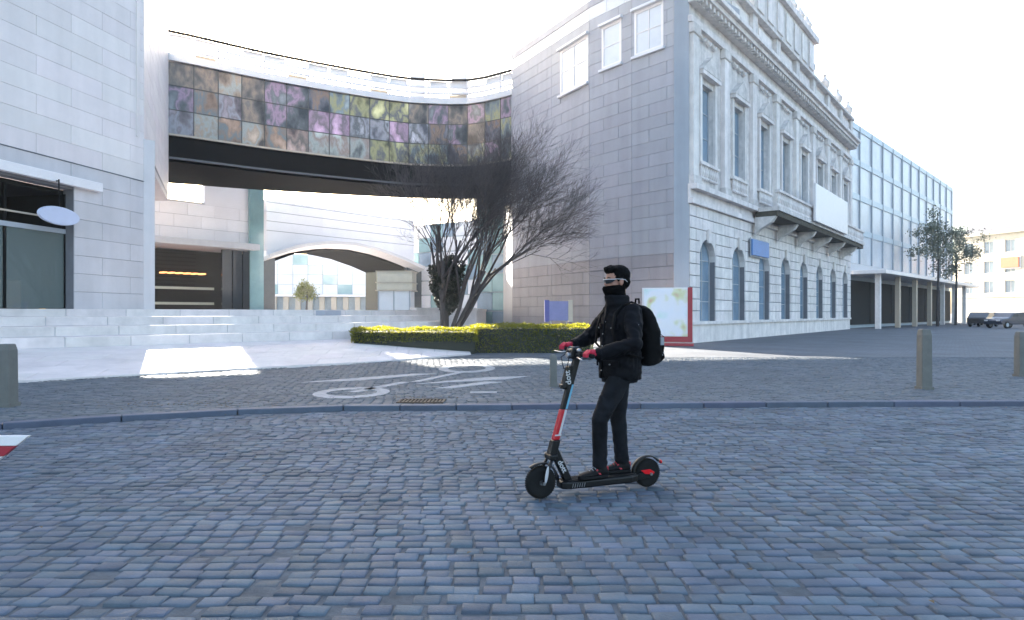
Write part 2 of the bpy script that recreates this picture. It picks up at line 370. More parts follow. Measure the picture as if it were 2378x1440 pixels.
# ------------------------------------------------------------------ pale stone terrace with low steps
ter = tag(link(bpy.data.objects.new('terrace', None)), 'pale stone terrace rising in low steps to the office buildings', 'terrace'); ter['kind'] = 'structure'
def offset_line(pts, d):
    out = []
    for i, p in enumerate(pts):
        a = Vector(pts[max(i-1, 0)]); b = Vector(pts[min(i+1, len(pts)-1)]); t = (b-a).normalized(); n = Vector((-t.y, t.x)); out.append((p[0]+n.x*d, p[1]+n.y*d))
    return out
prof = [(-1, .0), (-1, G+.05), (0, .56), (0, .84), (.9, .85), (.9, 1.12), (1.8, 1.13), (1.8, 1.39), (2.7, 1.40), (2.7, 1.64)]
lines = [(list(FE) if d < 0 else offset_line(SL, d), z) for d, z in prof]
lines.append(([(-90, 25), (-90, 120), (-3.2, 120), (-3.2, 40)], 1.65))
def strip(i, name, m, off=0):
    a, za = lines[i]; b, zb = lines[i+1]; n = len(a); mb = MB()
    mb.add([(*p, za-off) for p in a]+[(*p, zb-off) for p in b], [(k, k+1, n+k+1, n+k) for k in range(n-1)]); return mb.build(name, m, ter)
for i in range(len(prof)-1): strip(i, 'bed', m_jointp, .035)
# top and flank
a = lines[9][0]
MB().add([(*p, 1.60) for p in [(-60, 2), (-34, 2)]+a+[(-2.2, 36.6), (-2.2, 150), (-60, 150)]], [tuple(range(len(a)+5))]).build('terrace_top', m_pave, ter)
fl = [(lines[i][0][-1], lines[i][1]-.02) for i in range(len(prof))]
mb = MB()
end_x = [(p[0], p[1], z) for p, z in fl]; base = [(p[0], p[1], 0) for p, z in fl]
mb.add(base+end_x, [(k, k+1, len(fl)+k+1, len(fl)+k) for k in range(len(fl)-1)])
mb.build('flank', m_pave2, ter)
q = lines[9][0][-1]
fw = [q, (-1.9, 36.5), (-1.9, 60)]
for A, B in zip(fw, fw[1:]):
    M, Ln = frame2(A, B); MB().box((0, 0, 0), (Ln, .35, 1.64), M).build('retaining_wall', m_pave2, ter)
    MB().box((-.05, -.05, 1.64), (Ln+.05, .42, 1.76), M).build('coping', m_pave2, ter)
# paving slabs on the sloped apron, step stones on the risers
def lerp(P, Q, t): return (P[0]+(Q[0]-P[0])*t, P[1]+(Q[1]-P[1])*t)
def along(pts, s):
    for A, B in zip(pts, pts[1:]):
        l = (Vector(B)-Vector(A)).length
        if s <= l: return lerp(A, B, s/l)
        s -= l
    return pts[-1]
def slab_between(P00, P10, P11, P01, gap=.008, th=.05):
    c = sum((Vector(p) for p in (P00, P10, P11, P01)), Vector())/4
    pts = [Vector(p)+(c-Vector(p)).normalized()*gap for p in (P00, P10, P11, P01)]
    n = (pts[1]-pts[0]).cross(pts[3]-pts[0]).normalized(); n = n if n.z > 0 else -n
    return pts, n
for i, (rows, lenm) in ((1, (6, 1.25)), (3, (1, 1.6)), (5, (1, 1.6)), (7, (1, 1.6))):
    a, za = lines[i]; b, zb = lines[i+1]
    tot = sum((Vector(q)-Vector(p)).length for p, q in zip(a, a[1:])); nc = int(tot/lenm)
    totb = sum((Vector(q)-Vector(p)).length for p, q in zip(b, b[1:]))
    for r in range(rows):
        for c in range(nc):
            s0, s1 = (c+(.5 if r % 2 else 0))/nc, min(1, (c+1+(.5 if r % 2 else 0))/nc)
            if s0 >= 1: continue
            P = []
            for s_, t_ in ((s0, r/rows), (s1, r/rows), (s1, (r+1)/rows), (s0, (r+1)/rows)):
                pa = along(a, s_*tot-1e-6); pb = along(b, s_*totb-1e-6); q = lerp(pa, pb, t_); P.append((q[0], q[1], za+(zb-za)*t_))
            pts, n = slab_between(*P)
            dz = random.uniform(-.002, .002)
            MB().add([p-n*.05 for p in pts]+[p+n*dz for p in pts], [(3, 2, 1, 0), (4, 5, 6, 7), (0, 1, 5, 4), (1, 2, 6, 5), (2, 3, 7, 6), (3, 0, 4, 7)]).build('paving_slab', m_pave, ter, bevel=0)
for i in (0, 2, 4, 6, 8):
    a, za = lines[i]; zb = lines[i+1][1]; tot = sum((Vector(q)-Vector(p)).length for p, q in zip(a, a[1:])); nc = int(tot/1.6)
    for c in range(nc):
        p = Vector(along(a, tot*c/nc)); q = Vector(along(a, tot*(c+1)/nc-1e-6)); M, Ln = frame2(p, q)
        MB().box((.009, -.02, max(0, za-.03)), (Ln-.009, .03, zb-.014), M).build('step_riser', m_pave2, ter)
# moss strip along the foot of the terrace
mv = []; 
for s in np.linspace(4, 21, 2600):
    p = along(FE, s); r = rng.normal(0, .05)
    mv.append((p[0]+r+.04, p[1]-.05-abs(rng.normal(0, .03)), G+.004))
mbm = MB()
for p in mv:
    if noise.noise(Vector((p[0]*1.1, p[1]*1.1, 3))) < -.05: continue
    a = random.uniform(0, 6.28); s_ = random.uniform(.012, .03)
    mbm.add([(p[0]-s_*math.cos(a), p[1]-s_*math.sin(a), p[2]), (p[0]+s_*math.cos(a), p[1]+s_*math.sin(a), p[2]), (p[0]+random.uniform(-.01, .01), p[1]+random.uniform(-.01, .01), p[2]+random.uniform(.004, .014))], [(0, 1, 2)])
tag(mbm.build('moss', m_leafd, kind='stuff'), 'dark green moss and weeds along the terrace foot', 'moss')

# ------------------------------------------------------------------ left office building
Lt = lambda t: (-14.9+.196*t, 19.8+t)
lb = thing('office_building', 'pale stone-clad office building at the left edge with a dark shopfront', 'building', (-14, 22, 1.6))
pc = []
A, B = Lt(-9), Lt(5.7); M, Ln = frame2(A, B); kk = Ln/14.7
UO0, UO1 = 1.0*kk, (2.6+9)*kk
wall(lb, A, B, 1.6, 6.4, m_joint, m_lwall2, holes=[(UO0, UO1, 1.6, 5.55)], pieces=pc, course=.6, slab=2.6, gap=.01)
wall(lb, A, B, 6.42, 27, m_jointp, m_lwall, pieces=pc, course=.6, slab=2.6, gap=.01, name='upper_wall')
MB().box((0, -.05, 6.4), (Ln, .1, 6.425), M).build('groove', m_joint, lb)
C2 = (-19.0, 37.7)
wall(lb, B, C2, 8.0, 15.9, m_jointp, m_lwall, pieces=pc, course=.6, slab=2.6, gap=.01, name='side_wall')
B2_ = (B[0]+.1, B[1]+.3)
M2, L2 = frame2(B, (-20, 33))
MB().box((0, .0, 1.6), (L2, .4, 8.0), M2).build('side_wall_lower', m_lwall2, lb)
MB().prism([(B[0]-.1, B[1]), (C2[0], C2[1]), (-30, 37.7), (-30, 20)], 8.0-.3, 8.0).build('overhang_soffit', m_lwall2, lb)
MB().prism([(B[0]-.4, B[1]), (-30, 25), (-30, 10), (A[0]-.4, A[1])], 26.7, 27).build('roof', m_lwall2, lb)
MB().prism([(B[0]-.45, B[1]+.02), (C2[0]-.3, C2[1]), (-30, 37.7), (-30, 25.5)], 15.6, 15.88).build('side_roof', m_lwall2, lb)
Mk, Lk = frame2((B[0], B[1]), (-30, 25)); MB().box((.02, -.4, 8), (Lk, 0, 27), Mk).build('back_wall', m_lwall, lb)
place_pieces(lb, pc)
# white lintel light beam, shopfront
MB().box((0, -.25, 5.62), ((3.56+9)*kk, -.04, 5.92), M).build('lintel', m_whitep, lb, bevel=.02)
MB().box((UO0, 2.6, 1.64), (UO1, 2.7, 5.55), M).build('shop_back', m_dark, lb)
MB().box((UO0, .4, 5.4), (UO1, 2.7, 5.54), M).build('shop_ceiling', m_dark, lb)
MB().box((UO0-.1, .4, 1.64), (UO0, 2.7, 5.5), M).build('shop_side', m_dark, lb); MB().box((UO1, .4, 1.64), (UO1+.1, 2.7, 5.5), M).build('shop_side', m_dark, lb)
MB().box((UO0, 1.4, 1.65), (UO1-.6, 2.0, 2.55), M).build('shop_counter', m_wood, lb)
for k in range(6):
    u = UO0+(UO1-UO0)*k/5; MB().box((max(UO0, u-.04), .3, 1.65), (min(UO1, u+.04), .38, 5.4), M).build('shop_mullion', m_dgrey, lb)
MB().box((UO0, .29, 4.1), (UO1, .39, 4.25), M).build('shop_transom', m_frame, lb)
MB().box((UO0, .28, 4.55), (UO1, .36, 4.6), M).build('shop_rail', m_cream, lb)
for k in range(5):
    a = UO0+(UO1-UO0)*k/5; MB().box((a+.05, .33, 1.65), (a+(UO1-UO0)/5-.05, .345, 4.1), M).build('shop_pane', glass('shop glass', (.25, .3, .28), .35), lb)
for k in range(3): MB().box((UO0+1.5+k*2.6, 1.2, 4.9), (UO0+2.9+k*2.6, 1.3, 4.98), M).build('ceiling_lamp', mat('warm lamp', (.9, .8, .6), .5, var=0, emit=((1, .8, .5), 1.2)), lb)
# hanging oval sign
Ms = M @ Matrix.Translation(((1.7+9)*kk, -.35, 4.55))
sg = thing('hanging_sign', 'pale blue-white oval sign hanging in front of the dark shopfront', 'sign', Ms.translation)
MB().lathe([(.01, -.05), (.5, -.05), (.53, 0), (.5, .05), (.01, .05)], 32, Ms @ Matrix.Rotation(R(90), 4, 'X') @ Matrix.Diagonal((1.5, .55, 1, 1))).build('sign_face', mat('sign white blue', (.52, .54, .66), .5, var=.05), sg, smooth=False)
MB().tube([Ms @ Vector((0, 0, .25)), Ms @ Vector((0, 0, 1.15))], .02).tube([Ms @ Vector((0, 0, 1.1)), Ms @ Vector((0, .35, 1.1))], .02).build('bracket', m_dgrey, sg)

# ------------------------------------------------------------------ curved glazed link bridge
ctrl = [(-23.4, 35.4), (-19.0, 37.7), (-14.3, 41.2), (-8.2, 44.8), (-5.5, 45.6), (-2.6, 45.6), (.3, 43.6), (3, 41.5)]
def catmull(P, n=5):
    out = []
    for i in range(1, len(P)-2):
        for k in range(n):
            t = k/n; p0, p1, p2, p3 = [np.array(P[i+j]) for j in (-1, 0, 1, 2)]
            out.append(tuple(.5*((2*p1)+(-p0+p2)*t+(2*p0-5*p1+4*p2-p3)*t*t+(-p0+3*p1-3*p2+p3)*t**3)))
    out.append(P[-2]); return out
cv = catmull(ctrl, 8)
# resample evenly
seg = [0]; 
for p, q in zip(cv, cv[1:]): seg.append(seg[-1]+math.dist(p, q))
NB = 17; bp = [(float(np.interp(seg[-1]*k/NB, seg, [p[0] for p in cv])), float(np.interp(seg[-1]*k/NB, seg, [p[1] for p in cv]))) for k in range(NB+1)]
def nrm(pts, i):
    a = Vector(pts[max(i-1, 0)]); b = Vector(pts[min(i+1, len(pts)-1)]); t = (b-a).normalized(); return Vector((-t.y, t.x))
def ribbon(mb, pts, d0, d1, z0, z1, tp=0):
    rr = []
    for i, p in enumerate(pts):
        n = nrm(pts, i); P = Vector(p); a = P+n*d0; b = P+n*(d1-tp*min(1, i/(len(pts)*.6)))
        rr.append([(a.x, a.y, z0), (b.x, b.y, z0), (b.x, b.y, z1), (a.x, a.y, z1)])
    return mb.rings(rr)
br = thing('link_bridge', 'curved dark-bellied glazed bridge with a colourful picture facade spanning between the buildings', 'bridge', (-8, 45, 0))
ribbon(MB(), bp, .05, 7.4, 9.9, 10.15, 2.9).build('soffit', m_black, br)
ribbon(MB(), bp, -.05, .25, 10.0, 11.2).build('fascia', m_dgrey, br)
ribbon(MB(), bp, -.12, -.05, 10.02, 10.14).build('fascia_rib', mat('rib grey', (.08, .08, .085), .5, var=.1), br)
ribbon(MB(), bp, -.16, .1, 11.32, 11.42).build('trim', m_cream, br)
ribbon(MB(), bp, .0, .25, 11.2, 11.32).build('shadow_gap', m_black, br)
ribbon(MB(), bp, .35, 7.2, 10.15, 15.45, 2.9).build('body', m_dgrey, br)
ribbon(MB(), bp, -.2, 7.4, 15.45, 15.62, 2.9).build('roof', m_rail, br)
pal = [(.12, .10, .085), (.26, .14, .07), (.10, .10, .13), (.3, .2, .12), (.16, .12, .14), (.34, .17, .30), (.30, .34, .31), (.34, .32, .08), (.13, .18, .2), (.3, .18, .14), (.09, .1, .11), (.27, .27, .32)]
def collage(i, c):
    m = bpy.data.materials.new('picture_%d' % i); m.use_nodes = True; n = m.node_tree.nodes; L = m.node_tree.links; b = n['Principled BSDF']
    g = n.new('ShaderNodeNewGeometry'); mp = n.new('ShaderNodeMapping'); mp.inputs['Scale'].default_value = (1, 1, .6); L.new(g.outputs['Position'], mp.inputs[0])
    no = n.new('ShaderNodeTexNoise'); no.inputs['Scale'].default_value = 1.1; no.inputs['Detail'].default_value = 7; no.inputs['Distortion'].default_value = .15; L.new(mp.outputs[0], no.inputs['Vector'])
    cr = n.new('ShaderNodeValToRGB'); L.new(no.outputs['Fac'], cr.inputs[0]); e = cr.color_ramp.elements
    d = pal[(i*5+3) % len(pal)]; d = [x*.6+.4*sum(d)/3 for x in d]; e[0].position = .33; e[0].color = (c[0]*.2, c[1]*.2, c[2]*.22, 1); e[1].position = .72; e[1].color = (*[min(1, x*1.7+.05) for x in c], 1)
    for p_, cc in ((.45, [x*.8 for x in c]), (.54, d), (.60, c)): q_ = e.new(p_); q_.color = (*cc, 1)
    L.new(cr.outputs[0], b.inputs['Base Color']); b.inputs['Roughness'].default_value = .3; b.inputs['Specular IOR Level'].default_value = .35
    return m
pm_ = [collage(i, tuple(min(.6, (x*.62+.38*sum(c)/3)*1.3) for x in c)) for i, c in enumerate(pal)]
m_mull = mat('bronze mullion', (.07, .065, .06), .5, var=.1)
rows = [(11.46, 12.75), (12.79, 14.1), (14.14, 15.4)]
pick = {(0, 4): 1, (0, 5): 9, (0, 6): 6, (0, 7): 6, (0, 8): 6, (0, 9): 7, (0, 10): 7, (0, 11): 8, (1, 6): 5, (1, 7): 5, (1, 8): 11, (1, 9): 11, (1, 10): 5, (1, 11): 11, (2, 8): 7, (2, 9): 7, (2, 10): 7, (0, 1): 3, (0, 2): 1, (1, 2): 4, (1, 1): 1}
for i in range(NB):
    A, B = bp[i], bp[i+1]; Mb, Lb = frame2(A, B)
    for r, (za, zb) in enumerate(rows):
        c = pick.get((r, i), random.choice([0, 2, 4, 8, 10, 11, 0, 10, 3]) if i < 12 else random.choice([0, 2, 10, 10, 8]))
        MB().box((.02, -.02, za), (Lb-.02, .04, zb), Mb).build('picture_panel', pm_[c], br)
    MB().box((-.02, -.05, 11.42), (.02, .0, 15.45), Mb).build('mullion', m_mull, br)
    if i % 2 == 0: MB().box((-.04, -.12, 15.62), (.04, .02, 17.1), Mb).build('rail_post', m_rail, br)
for z in (12.77, 14.12): ribbon(MB(), bp, -.05, .0, z-.02, z+.02).build('transom', m_mull, br)
for z0, z1, m in ((15.62, 15.86, m_rail), (16.1, 16.22, m_rail), (16.48, 16.62, m_rail), (17.0, 17.12, m_dgrey)): ribbon(MB(), bp, -.16, .0, z0, z1).build('roof_rail', m, br)
for i in range(NB):
    A, B = bp[i], bp[i+1]; Mb, Lb = frame2(A, B)
    if i % 3 != 2: MB().box((.08, .05, 16.63), (Lb-.08, .09, 17.0), Mb).build('louvre', m_rail, br)
    if i % 4 == 1: MB().box((.08, .05, 15.87), (Lb-.08, .09, 16.1), Mb).build('louvre', m_cream, br)
for i in (11, 13):
    Mb, Lb = frame2(bp[i], bp[i+1]); MB().box((.1, 1, 15.62), (Lb-.2, 2.4, 17.9), Mb).build('roof_plant', m_rail, br, bevel=.03)

# ------------------------------------------------------------------ grey stone building right of the bridge
gb = thing('grey_office', 'tall grey stone-clad building with a high window behind the rider', 'building', (4, 36, 0))
gp = [(.03, 43.3), (2.3, 39.2), (4.1, 35.9), (5.9, 33.5), (7.5, 31.6)]
pc = []
for i, (A, B) in enumerate(zip(gp, gp[1:])):
    M, Ln = frame2(A, B); holes = []
    if i == 1: holes = [(1.0, 2.35, 13.9, 16.2)]
    if i == 2: holes = [(.9, 2.3, 14.0, 16.2)]
    if i == 3: holes = [(.15, 1.9, 14.0, 16.2)]
    if i == 1: holes = [(.9, 3.6, 13.7, 16.2)]
    wall(gb, A, B, G, 4.28, m_joint, m_gwall2, pieces=pc, course=.6, slab=2.1, gap=.016, name='lower_wall')  # lowest courses, in the cladding coloured for reflected light
    wall(gb, A, B, 4.28, 16.88, m_jointp, m_gwall, holes=holes, pieces=pc, course=.6, slab=2.1, gap=.01)
    wall(gb, A, B, 16.88, 17.55, m_joint, m_gband, pieces=pc, course=.67, slab=1.25, name='band')
    MB().box((-.03, -.06, 17.55), (Ln+.03, .5, 17.9), M).build('parapet', m_gwall, gb)
    for h in holes:
        wd = window(gb, M, h[0], h[1], h[2], h[3], m_whitep, m_glassp, cols=2 if h[1]-h[0] > 1.6 else 1, rows=2, set=.02, fw=.14)
        MB().box((h[0]-.1, -.22, h[3]), (h[1]+.1, .0, h[3]+.12), M).build('window_hood', m_gband, gb)
        MB().box((h[0]-.1, -.18, h[2]-.12), (h[1]+.1, .0, h[2]), M).build('window_sill', m_gband, gb)
M, Ln = frame2(gp[-1], (8.2, 31.7))
MB().box((-.02, -.06, 0), (Ln, .4, 17.9), M).build('corner_pilaster', m_gwall, gb)
M, Ln = frame2(gp[0], (-.6, 47.5)); MB().box((0, 0, 0), (Ln, .4, 17.9), M).build('end_wall', m_gwall, gb)
MB().prism([gp[0], gp[2], gp[4], (12, 36), (14, 46), (-.6, 47.5)], 17.2, 17.5).build('roof', m_gwall, gb)
Mq, Lq = frame2((-.6, 47.5), (14, 48)); MB().box((0, 0, 0), (Lq, .3, 17.4), Mq).build('back_wall', m_gwall, gb)
place_pieces(gb, pc)

# ------------------------------------------------------------------ old station
st = thing('old_station', 'old white stone station facade with balcony, arched windows and carved attic', 'building', (8.2, 31.7, 0))
S0 = (8.2, 31.7); S1 = (8.2+.603*36, 31.7+.798*36); M, Ln = frame2(S0, S1); pc = []
NBAY = 8; bw = Ln/NBAY; holes1 = []; holes2 = []
for k in range(NBAY):
    c = (k+.5)*bw
    holes1.append((c-1.05, c+1.05, 1.05, 5.1)); holes2.append((c-.85, c+.85, 8.9, 12.6))
wall(st, S0, S1, G, 1.05, m_stone, None, name='plinth', thick=.5)
wall(st, S0, S1, 1.05, 6.6, m_joint, m_stone, holes=holes1, pieces=pc, course=.55, slab=1.5, thick=.5, proud=.07, gap=.03, piecename='rusticated_block')
wall(st, S0, S1, 6.6, 15.2, m_stone2, None, holes=holes2, name='upper_wall', thick=.5)
wall(st, S0, S1, 15.2, 18.4, m_stone2, None, name='attic_wall', thick=.5)
place_pieces(st, pc)
def hbox(name, u0, u1, out, z0, z1, m=m_stone, b=0): return MB().box((u0, -out, z0), (u1, -.003, z1), M).build(name, m, st, bevel=b)
for (z0, z1, ou) in ((.95, 1.1, .12), (6.6, 6.85, .25), (6.85, 7.25, .12), (7.25, 7.5, .45), (15.0, 15.3, .2), (15.9, 16.15, .35), (16.15, 16.4, .7), (16.4, 16.6, .9)):
    hbox('cornice', -.1, Ln, ou, z0, z1)
for k in range(int(Ln/.5)): MB().box((k*.5+.1, -.6, 15.92-.02), (k*.5+.34, -.36, 16.14), M).build('modillion', m_stone2, st)
for k in range(NBAY+1):
    u = min(max(k*bw, .4), Ln-.4)
    pl = hbox('pilaster', u-.35, u+.35, .22, 7.9, 14.5, m_stone)
    MB().box((u-.45, -.3, 14.5), (u+.45, -.003, 15.0), M).build('capital', m_stone2, st, bevel=.05)
    hbox('pedestal', u-.45, u+.45, .3, 7.5, 7.9, m_stone2)
    hbox('attic_pier', u-.4, u+.4, .25, 16.6, 18.4, m_stone2)
    MB().lathe([(.05, 0), (.3, .05), (.22, .3), (.36, .6), (.4, .9), (.2, 1.15), (.1, 1.3), (.16, 1.45), (.02, 1.6)], 14, M @ Matrix.Translation((u, .1, 18.6))).build('urn', m_stone2, st)
for k in range(NBAY):
    c = (k+.5)*bw; h = holes1[k]
    window(st, M, h[0], h[1], h[2], h[3], m_frame, m_glassb, cols=2, rows=4, set=.3, arch=True)
    # spandrel stones around the arch
    r = 1.05; zc = 5.1-r; mb = MB()
    for t0, t1 in zip(np.linspace(0, math.pi, 12), np.linspace(0, math.pi, 12)[1:]):
        ins = [(c+r*math.cos(t), zc+r*math.sin(t)) for t in (t0, t1)]
        q = ins+[(ins[1][0], 5.485), (ins[0][0], 5.485)]
        mb.add([M @ Vector((a, y, b)) for y in (-.05, -.004) for a, b in q], [(0, 1, 2, 3), (7, 6, 5, 4), (0, 4, 5, 1), (2, 6, 7, 3)])
        q = ins+[(ins[1][0], 5.1), (ins[0][0], 5.1)]
        mb.add([M @ Vector((a, y, b)) for y in (-.003, .45) for a, b in q], [(0, 1, 2, 3), (7, 6, 5, 4), (0, 4, 5, 1)])
    mb.build('arch', m_stone, st)
    MB().box((c-.16, -.2, 4.9), (c+.16, -.06, 5.6), M).build('keystone', m_stone, st, bevel=.03)
    h = holes2[k]
    window(st, M, h[0], h[1], h[2], h[3], m_frame, m_glassb, cols=2, rows=3, set=.28)
    MB().box((h[0]-.25, -.12, 8.6), (h[0], -.003, 12.9), M).box((h[1], -.12, 8.6), (h[1]+.25, -.003, 12.9), M).build('surround', m_stone, st)
    MB().box((h[0]-.35, -.3, 12.9), (h[1]+.35, -.003, 13.1), M).build('lintel', m_stone, st)
    tri = [(h[0]-.4, 13.1), (h[1]+.4, 13.1), (c, 14.0)]
    MB().add([M @ Vector((a, y, b)) for y in (-.32, -.004) for a, b in tri], [(0, 1, 2), (5, 4, 3), (0, 3, 4, 1), (1, 4, 5, 2), (2, 5, 3, 0)]).build('pediment', m_stone2, st)
    for j in range(9): MB().lathe([(.06, 0), (.09, .05), (.05, .15), (.1, .35), (.05, .6), (.08, .68)], 8, M @ Matrix.Translation((h[0]-.2+j*.26, -.12, 7.92))).build('baluster', m_stone, st)
    MB().box((h[0]-.4, -.22, 8.6), (h[1]+.4, -.003, 8.72), M).build('rail', m_stone, st)
    MB().box((c-1.2, -.1, 16.9), (c+1.2, -.004, 18.1), M).build('attic_panel', m_stone, st)
    # carved swags and reliefs
    for j in range(3): MB().tube([M @ Vector((c-1.0+j*.7+a*.6, -.08-.05*math.sin(a*3.14), 14.75-.22*math.sin(a*3.14)+.05)) for a in np.linspace(0, 1, 7)], .07, 6).build('swag', m_stone2, st)
hbox('attic_cornice', -.1, Ln, .4, 18.4, 18.6, m_stone2)
# raised central attic
uc0, uc1 = 2*bw, 5*bw
MB().box((uc0, -.2, 18.6), (uc1, .6, 21.0), M).build('raised_attic', m_stone2, st); MB().box((uc0-.2, -.5, 21.0), (uc1+.2, .7, 21.4), M).build('raised_cornice', m_stone, st)
for k in range(7):
    u = uc0+(uc1-uc0)*(k+.5)/7; MB().lathe([(.1, 0), (.35, .05), (.25, .3), (.4, .7), (.2, 1.1), (.05, 1.4)], 12, M @ Matrix.Translation((u, .1, 21.4))).build('finial', m_stone2, st)
    MB().box((u-.6, -.3, 18.9), (u+.6, -.2, 20.7), M).build('carved_panel', m_stone, st, bevel=.05)
MB().prism([(S0[0]+.2, S0[1]+.6), (S1[0]-.3, S1[1]+.2), (S1[0]-6, S1[1]+5), (9.5, 42)], 18.2, 18.5).build('roof', m_dgrey, st)
# balcony
b0, b1 = 8.8, 33.5
MB().box((b0, -1.6, 7.2), (b1, -.46, 7.42), M).build('balcony_slab', m_stone2, st)
MB().box((b0, -1.5, 6.9), (b1, -.3, 7.19), M).build('balcony_soffit', mat('dark blotched stone', (.07, .06, .045), .9, var=.4), st)  # underside far darker and blotchier than the slab above
for k in range(NBAY+1):
    u = k*bw
    if b0 < u < b1:
        q = [(-.26, 5.9), (-.26, 6.9), (-1.4, 6.9), (-1.2, 6.6), (-.5, 6.2)]
        MB().add([M @ Vector((u+s_, a, b)) for s_ in (-.2, .2) for a, b in q], [(0, 1, 2, 3, 4), (9, 8, 7, 6, 5)]+[(i, (i+1) % 5, (i+1) % 5+5, i+5) for i in range(5)]).build('console', m_stone2, st)
for k in range(int((b1-b0)/.32)): MB().lathe([(.07, 0), (.1, .05), (.05, .2), (.11, .45), (.05, .72), (.08, .8)], 8, M @ Matrix.Translation((b0+.2+k*.32, -1.48, 7.42))).build('baluster', m_stone, st)
MB().box((b0, -1.62, 8.22), (b1, -1.34, 8.36), M).build('balcony_rail', m_stone, st)
# white banner board on the balcony
bn = thing('banner_board', 'large blank white banner board fixed on the station balcony', 'banner', M @ Vector((20.5, -1.7, 7.3)))
MB().box((15.9, -1.85, 7.35), (25.5, -1.7, 9.75), M).build('board', m_whitep, bn, bevel=.02)
for u in (16.5, 20.7, 24.9): MB().box((u-.05, -1.69, 7.5), (u+.05, -1.63, 9.6), M).build('strut', m_dgrey, bn)
hd_ = thing('blue_sign', 'light blue sign board above the arched windows of the station', 'sign', M @ Vector((9.6, -.2, 5.3)))
MB().box((8.3, -.32, 4.75), (11.3, -.22, 5.65), M).build('board', mat('sign blue', (.12, .24, .5), .5, var=.08), hd_, bevel=.02)
MB().box((8.22, -.21, 4.67), (11.38, -.17, 5.73), M).build('sign_frame', m_frame, hd_)

# ------------------------------------------------------------------ glass office further right
go = thing('glass_office', 'pale blue glass office receding behind the station with a white canopy over dark shops', 'building', (32, 64, 0))
A, B = (30.6, 62.5), (62.9, 97.6); M, Ln = frame2(A, B)
MB().box((0, .3, G), (Ln, 12, 19.6), M).build('core', mat('office core', (.3, .36, .4), .6, var=.1), go)
MB().box((0, 1.5, G), (Ln, 1.6, 5.2), M).build('shop_back', m_dark, go)
NF, NC = 4, 12
for f in range(NF):
    z0 = 6.2+f*3.3
    MB().box((0, -.05, z0+2.75), (Ln, .25, z0+3.3), M).build('spandrel', mat('pale spandrel', (.52, .58, .62), .4, var=.05), go)
    for c in range(NC):
        MB().box((Ln*c/NC+.06, .05, z0), (Ln*(c+1)/NC-.06, .2, z0+2.75), M).build('pane', m_glassp, go)
for c in range(NC+1): MB().box((Ln*c/NC-.06, -.1, 6.2), (Ln*c/NC+.06, .29, 19.3), M).build('mullion', m_frame, go)
MB().box((-.4, -3.4, 5.0), (Ln*.98, .2, 5.35), M).build('canopy', m_whitep, go, bevel=.04)
MB().box((0, -.3, 5.4), (Ln, .2, 6.1), M).build('fascia', m_rail, go)
for c in range(7):
    u = 1.0+c*Ln/7; MB().box((u-.25, -2.6, G), (u+.25, -2.2, 5.0), M).build('column', m_cream if c in (1, 2, 3) else m_stone, go)
for c in range(6):
    u = .4+c*Ln/6; MB().box((u, .2, G+.3), (u+Ln/6-.3, .29, 4.6), M).build('shopfront', m_dark, go)

# sunlit building at the far right
fb = thing('townhouse', 'sunlit cream town house at the far right end of the square', 'building', (76, 103, 0))
A, B = (73, 112), (82.5, 82); M, Ln = frame2(A, B)
m_crm = mat('cream render', (.62, .56, .46), .85, var=.08, vscale=.5, streak=.1)
hh_ = []
for f in range(3):
    for k in range(9): hh_.append((1.2+k*3.35, 2.8+k*3.35, 4.6+f*3.1, 6.5+f*3.1))
wall(fb, A, B, G, 13.7, m_crm, None, holes=hh_, thick=.5)
for h in hh_: window(fb, M, *h, m_whitep, m_glassb, cols=2, rows=1, set=.25)
MB().box((-.3, -.5, 13.7), (Ln+.3, .6, 14.2), M).build('cornice', m_crm, fb); MB().box((-.1, -.12, 4.0), (Ln, -.003, 4.25), M).build('string_course', m_whitep, fb)
MB().box((0, .6, G), (Ln, 10, 14), M).build('core', m_crm, fb)
Mr = MB().add([M @ Vector(p) for p in ((0, .2, 14.2), (Ln, .2, 14.2), (Ln, 10, 14.2), (0, 10, 14.2), (0, 5, 16.4), (Ln, 5, 16.4))], [(0, 1, 5, 4), (2, 3, 4, 5), (0, 4, 3), (1, 2, 5)]).build('roof', mat('slate', (.12, .12, .13), .7, var=.1), fb)
aw = thing('orange_sign', 'orange-red sign board high on the cream town house', 'sign', M @ Vector((8.8, -.3, 9)))
MB().box((7.4, -.25, 8.4), (10.2, -.1, 10.0), M).build('board', mat('orange', (.6, .15, .06), .6, var=.1), aw, bevel=.03)
MB().box((7.2, -.09, 8.2), (10.4, -.02, 10.2), M).build('backing', m_whitep, aw)

# ------------------------------------------------------------------ buildings seen under the bridge
b1_ = thing('stone_block', 'white stone-banded block with a dark recessed ground floor left under the bridge', 'building', (-22, 48, 1.6))
A, B = (-27.5, 41.8), (-19.7, 51.2); M, Ln = frame2(A, B); pc = []
wall(b1_, A, B, 6.6, 9.2, m_joint, mat('white cladding', (.78, .77, .8), .6, var=.05, vscale=.6, island=.04), pieces=pc, course=.76, slab=1.9)
MB().box((-.1, -.08, 9.2), (Ln*.72, .5, 9.32), M).build('coping', m_rail, b1_); MB().box((Ln*.72, 0, 9.2), (Ln, .4, 14), M).build('upper_wall', MATS['white cladding'], b1_)  # upper wall added behind the bridge to cut the sun patch short
place_pieces(b1_, pc, 300)
MB().box((0, 3, 1.65), (Ln, 3.2, 6.6), M).build('recess_back', m_dark, b1_)
MB().box((-.2, -1.2, 6.15), (Ln+.2, 3.3, 6.6), M).build('canopy', m_rail, b1_, bevel=.05)
for k in range(9): MB().box((.0, 2.2-.02*k, 3.5+.28*k), (Ln*.75, 2.3-.02*k, 3.6+.28*k), M).build('shutter_slat', m_dgrey, b1_)
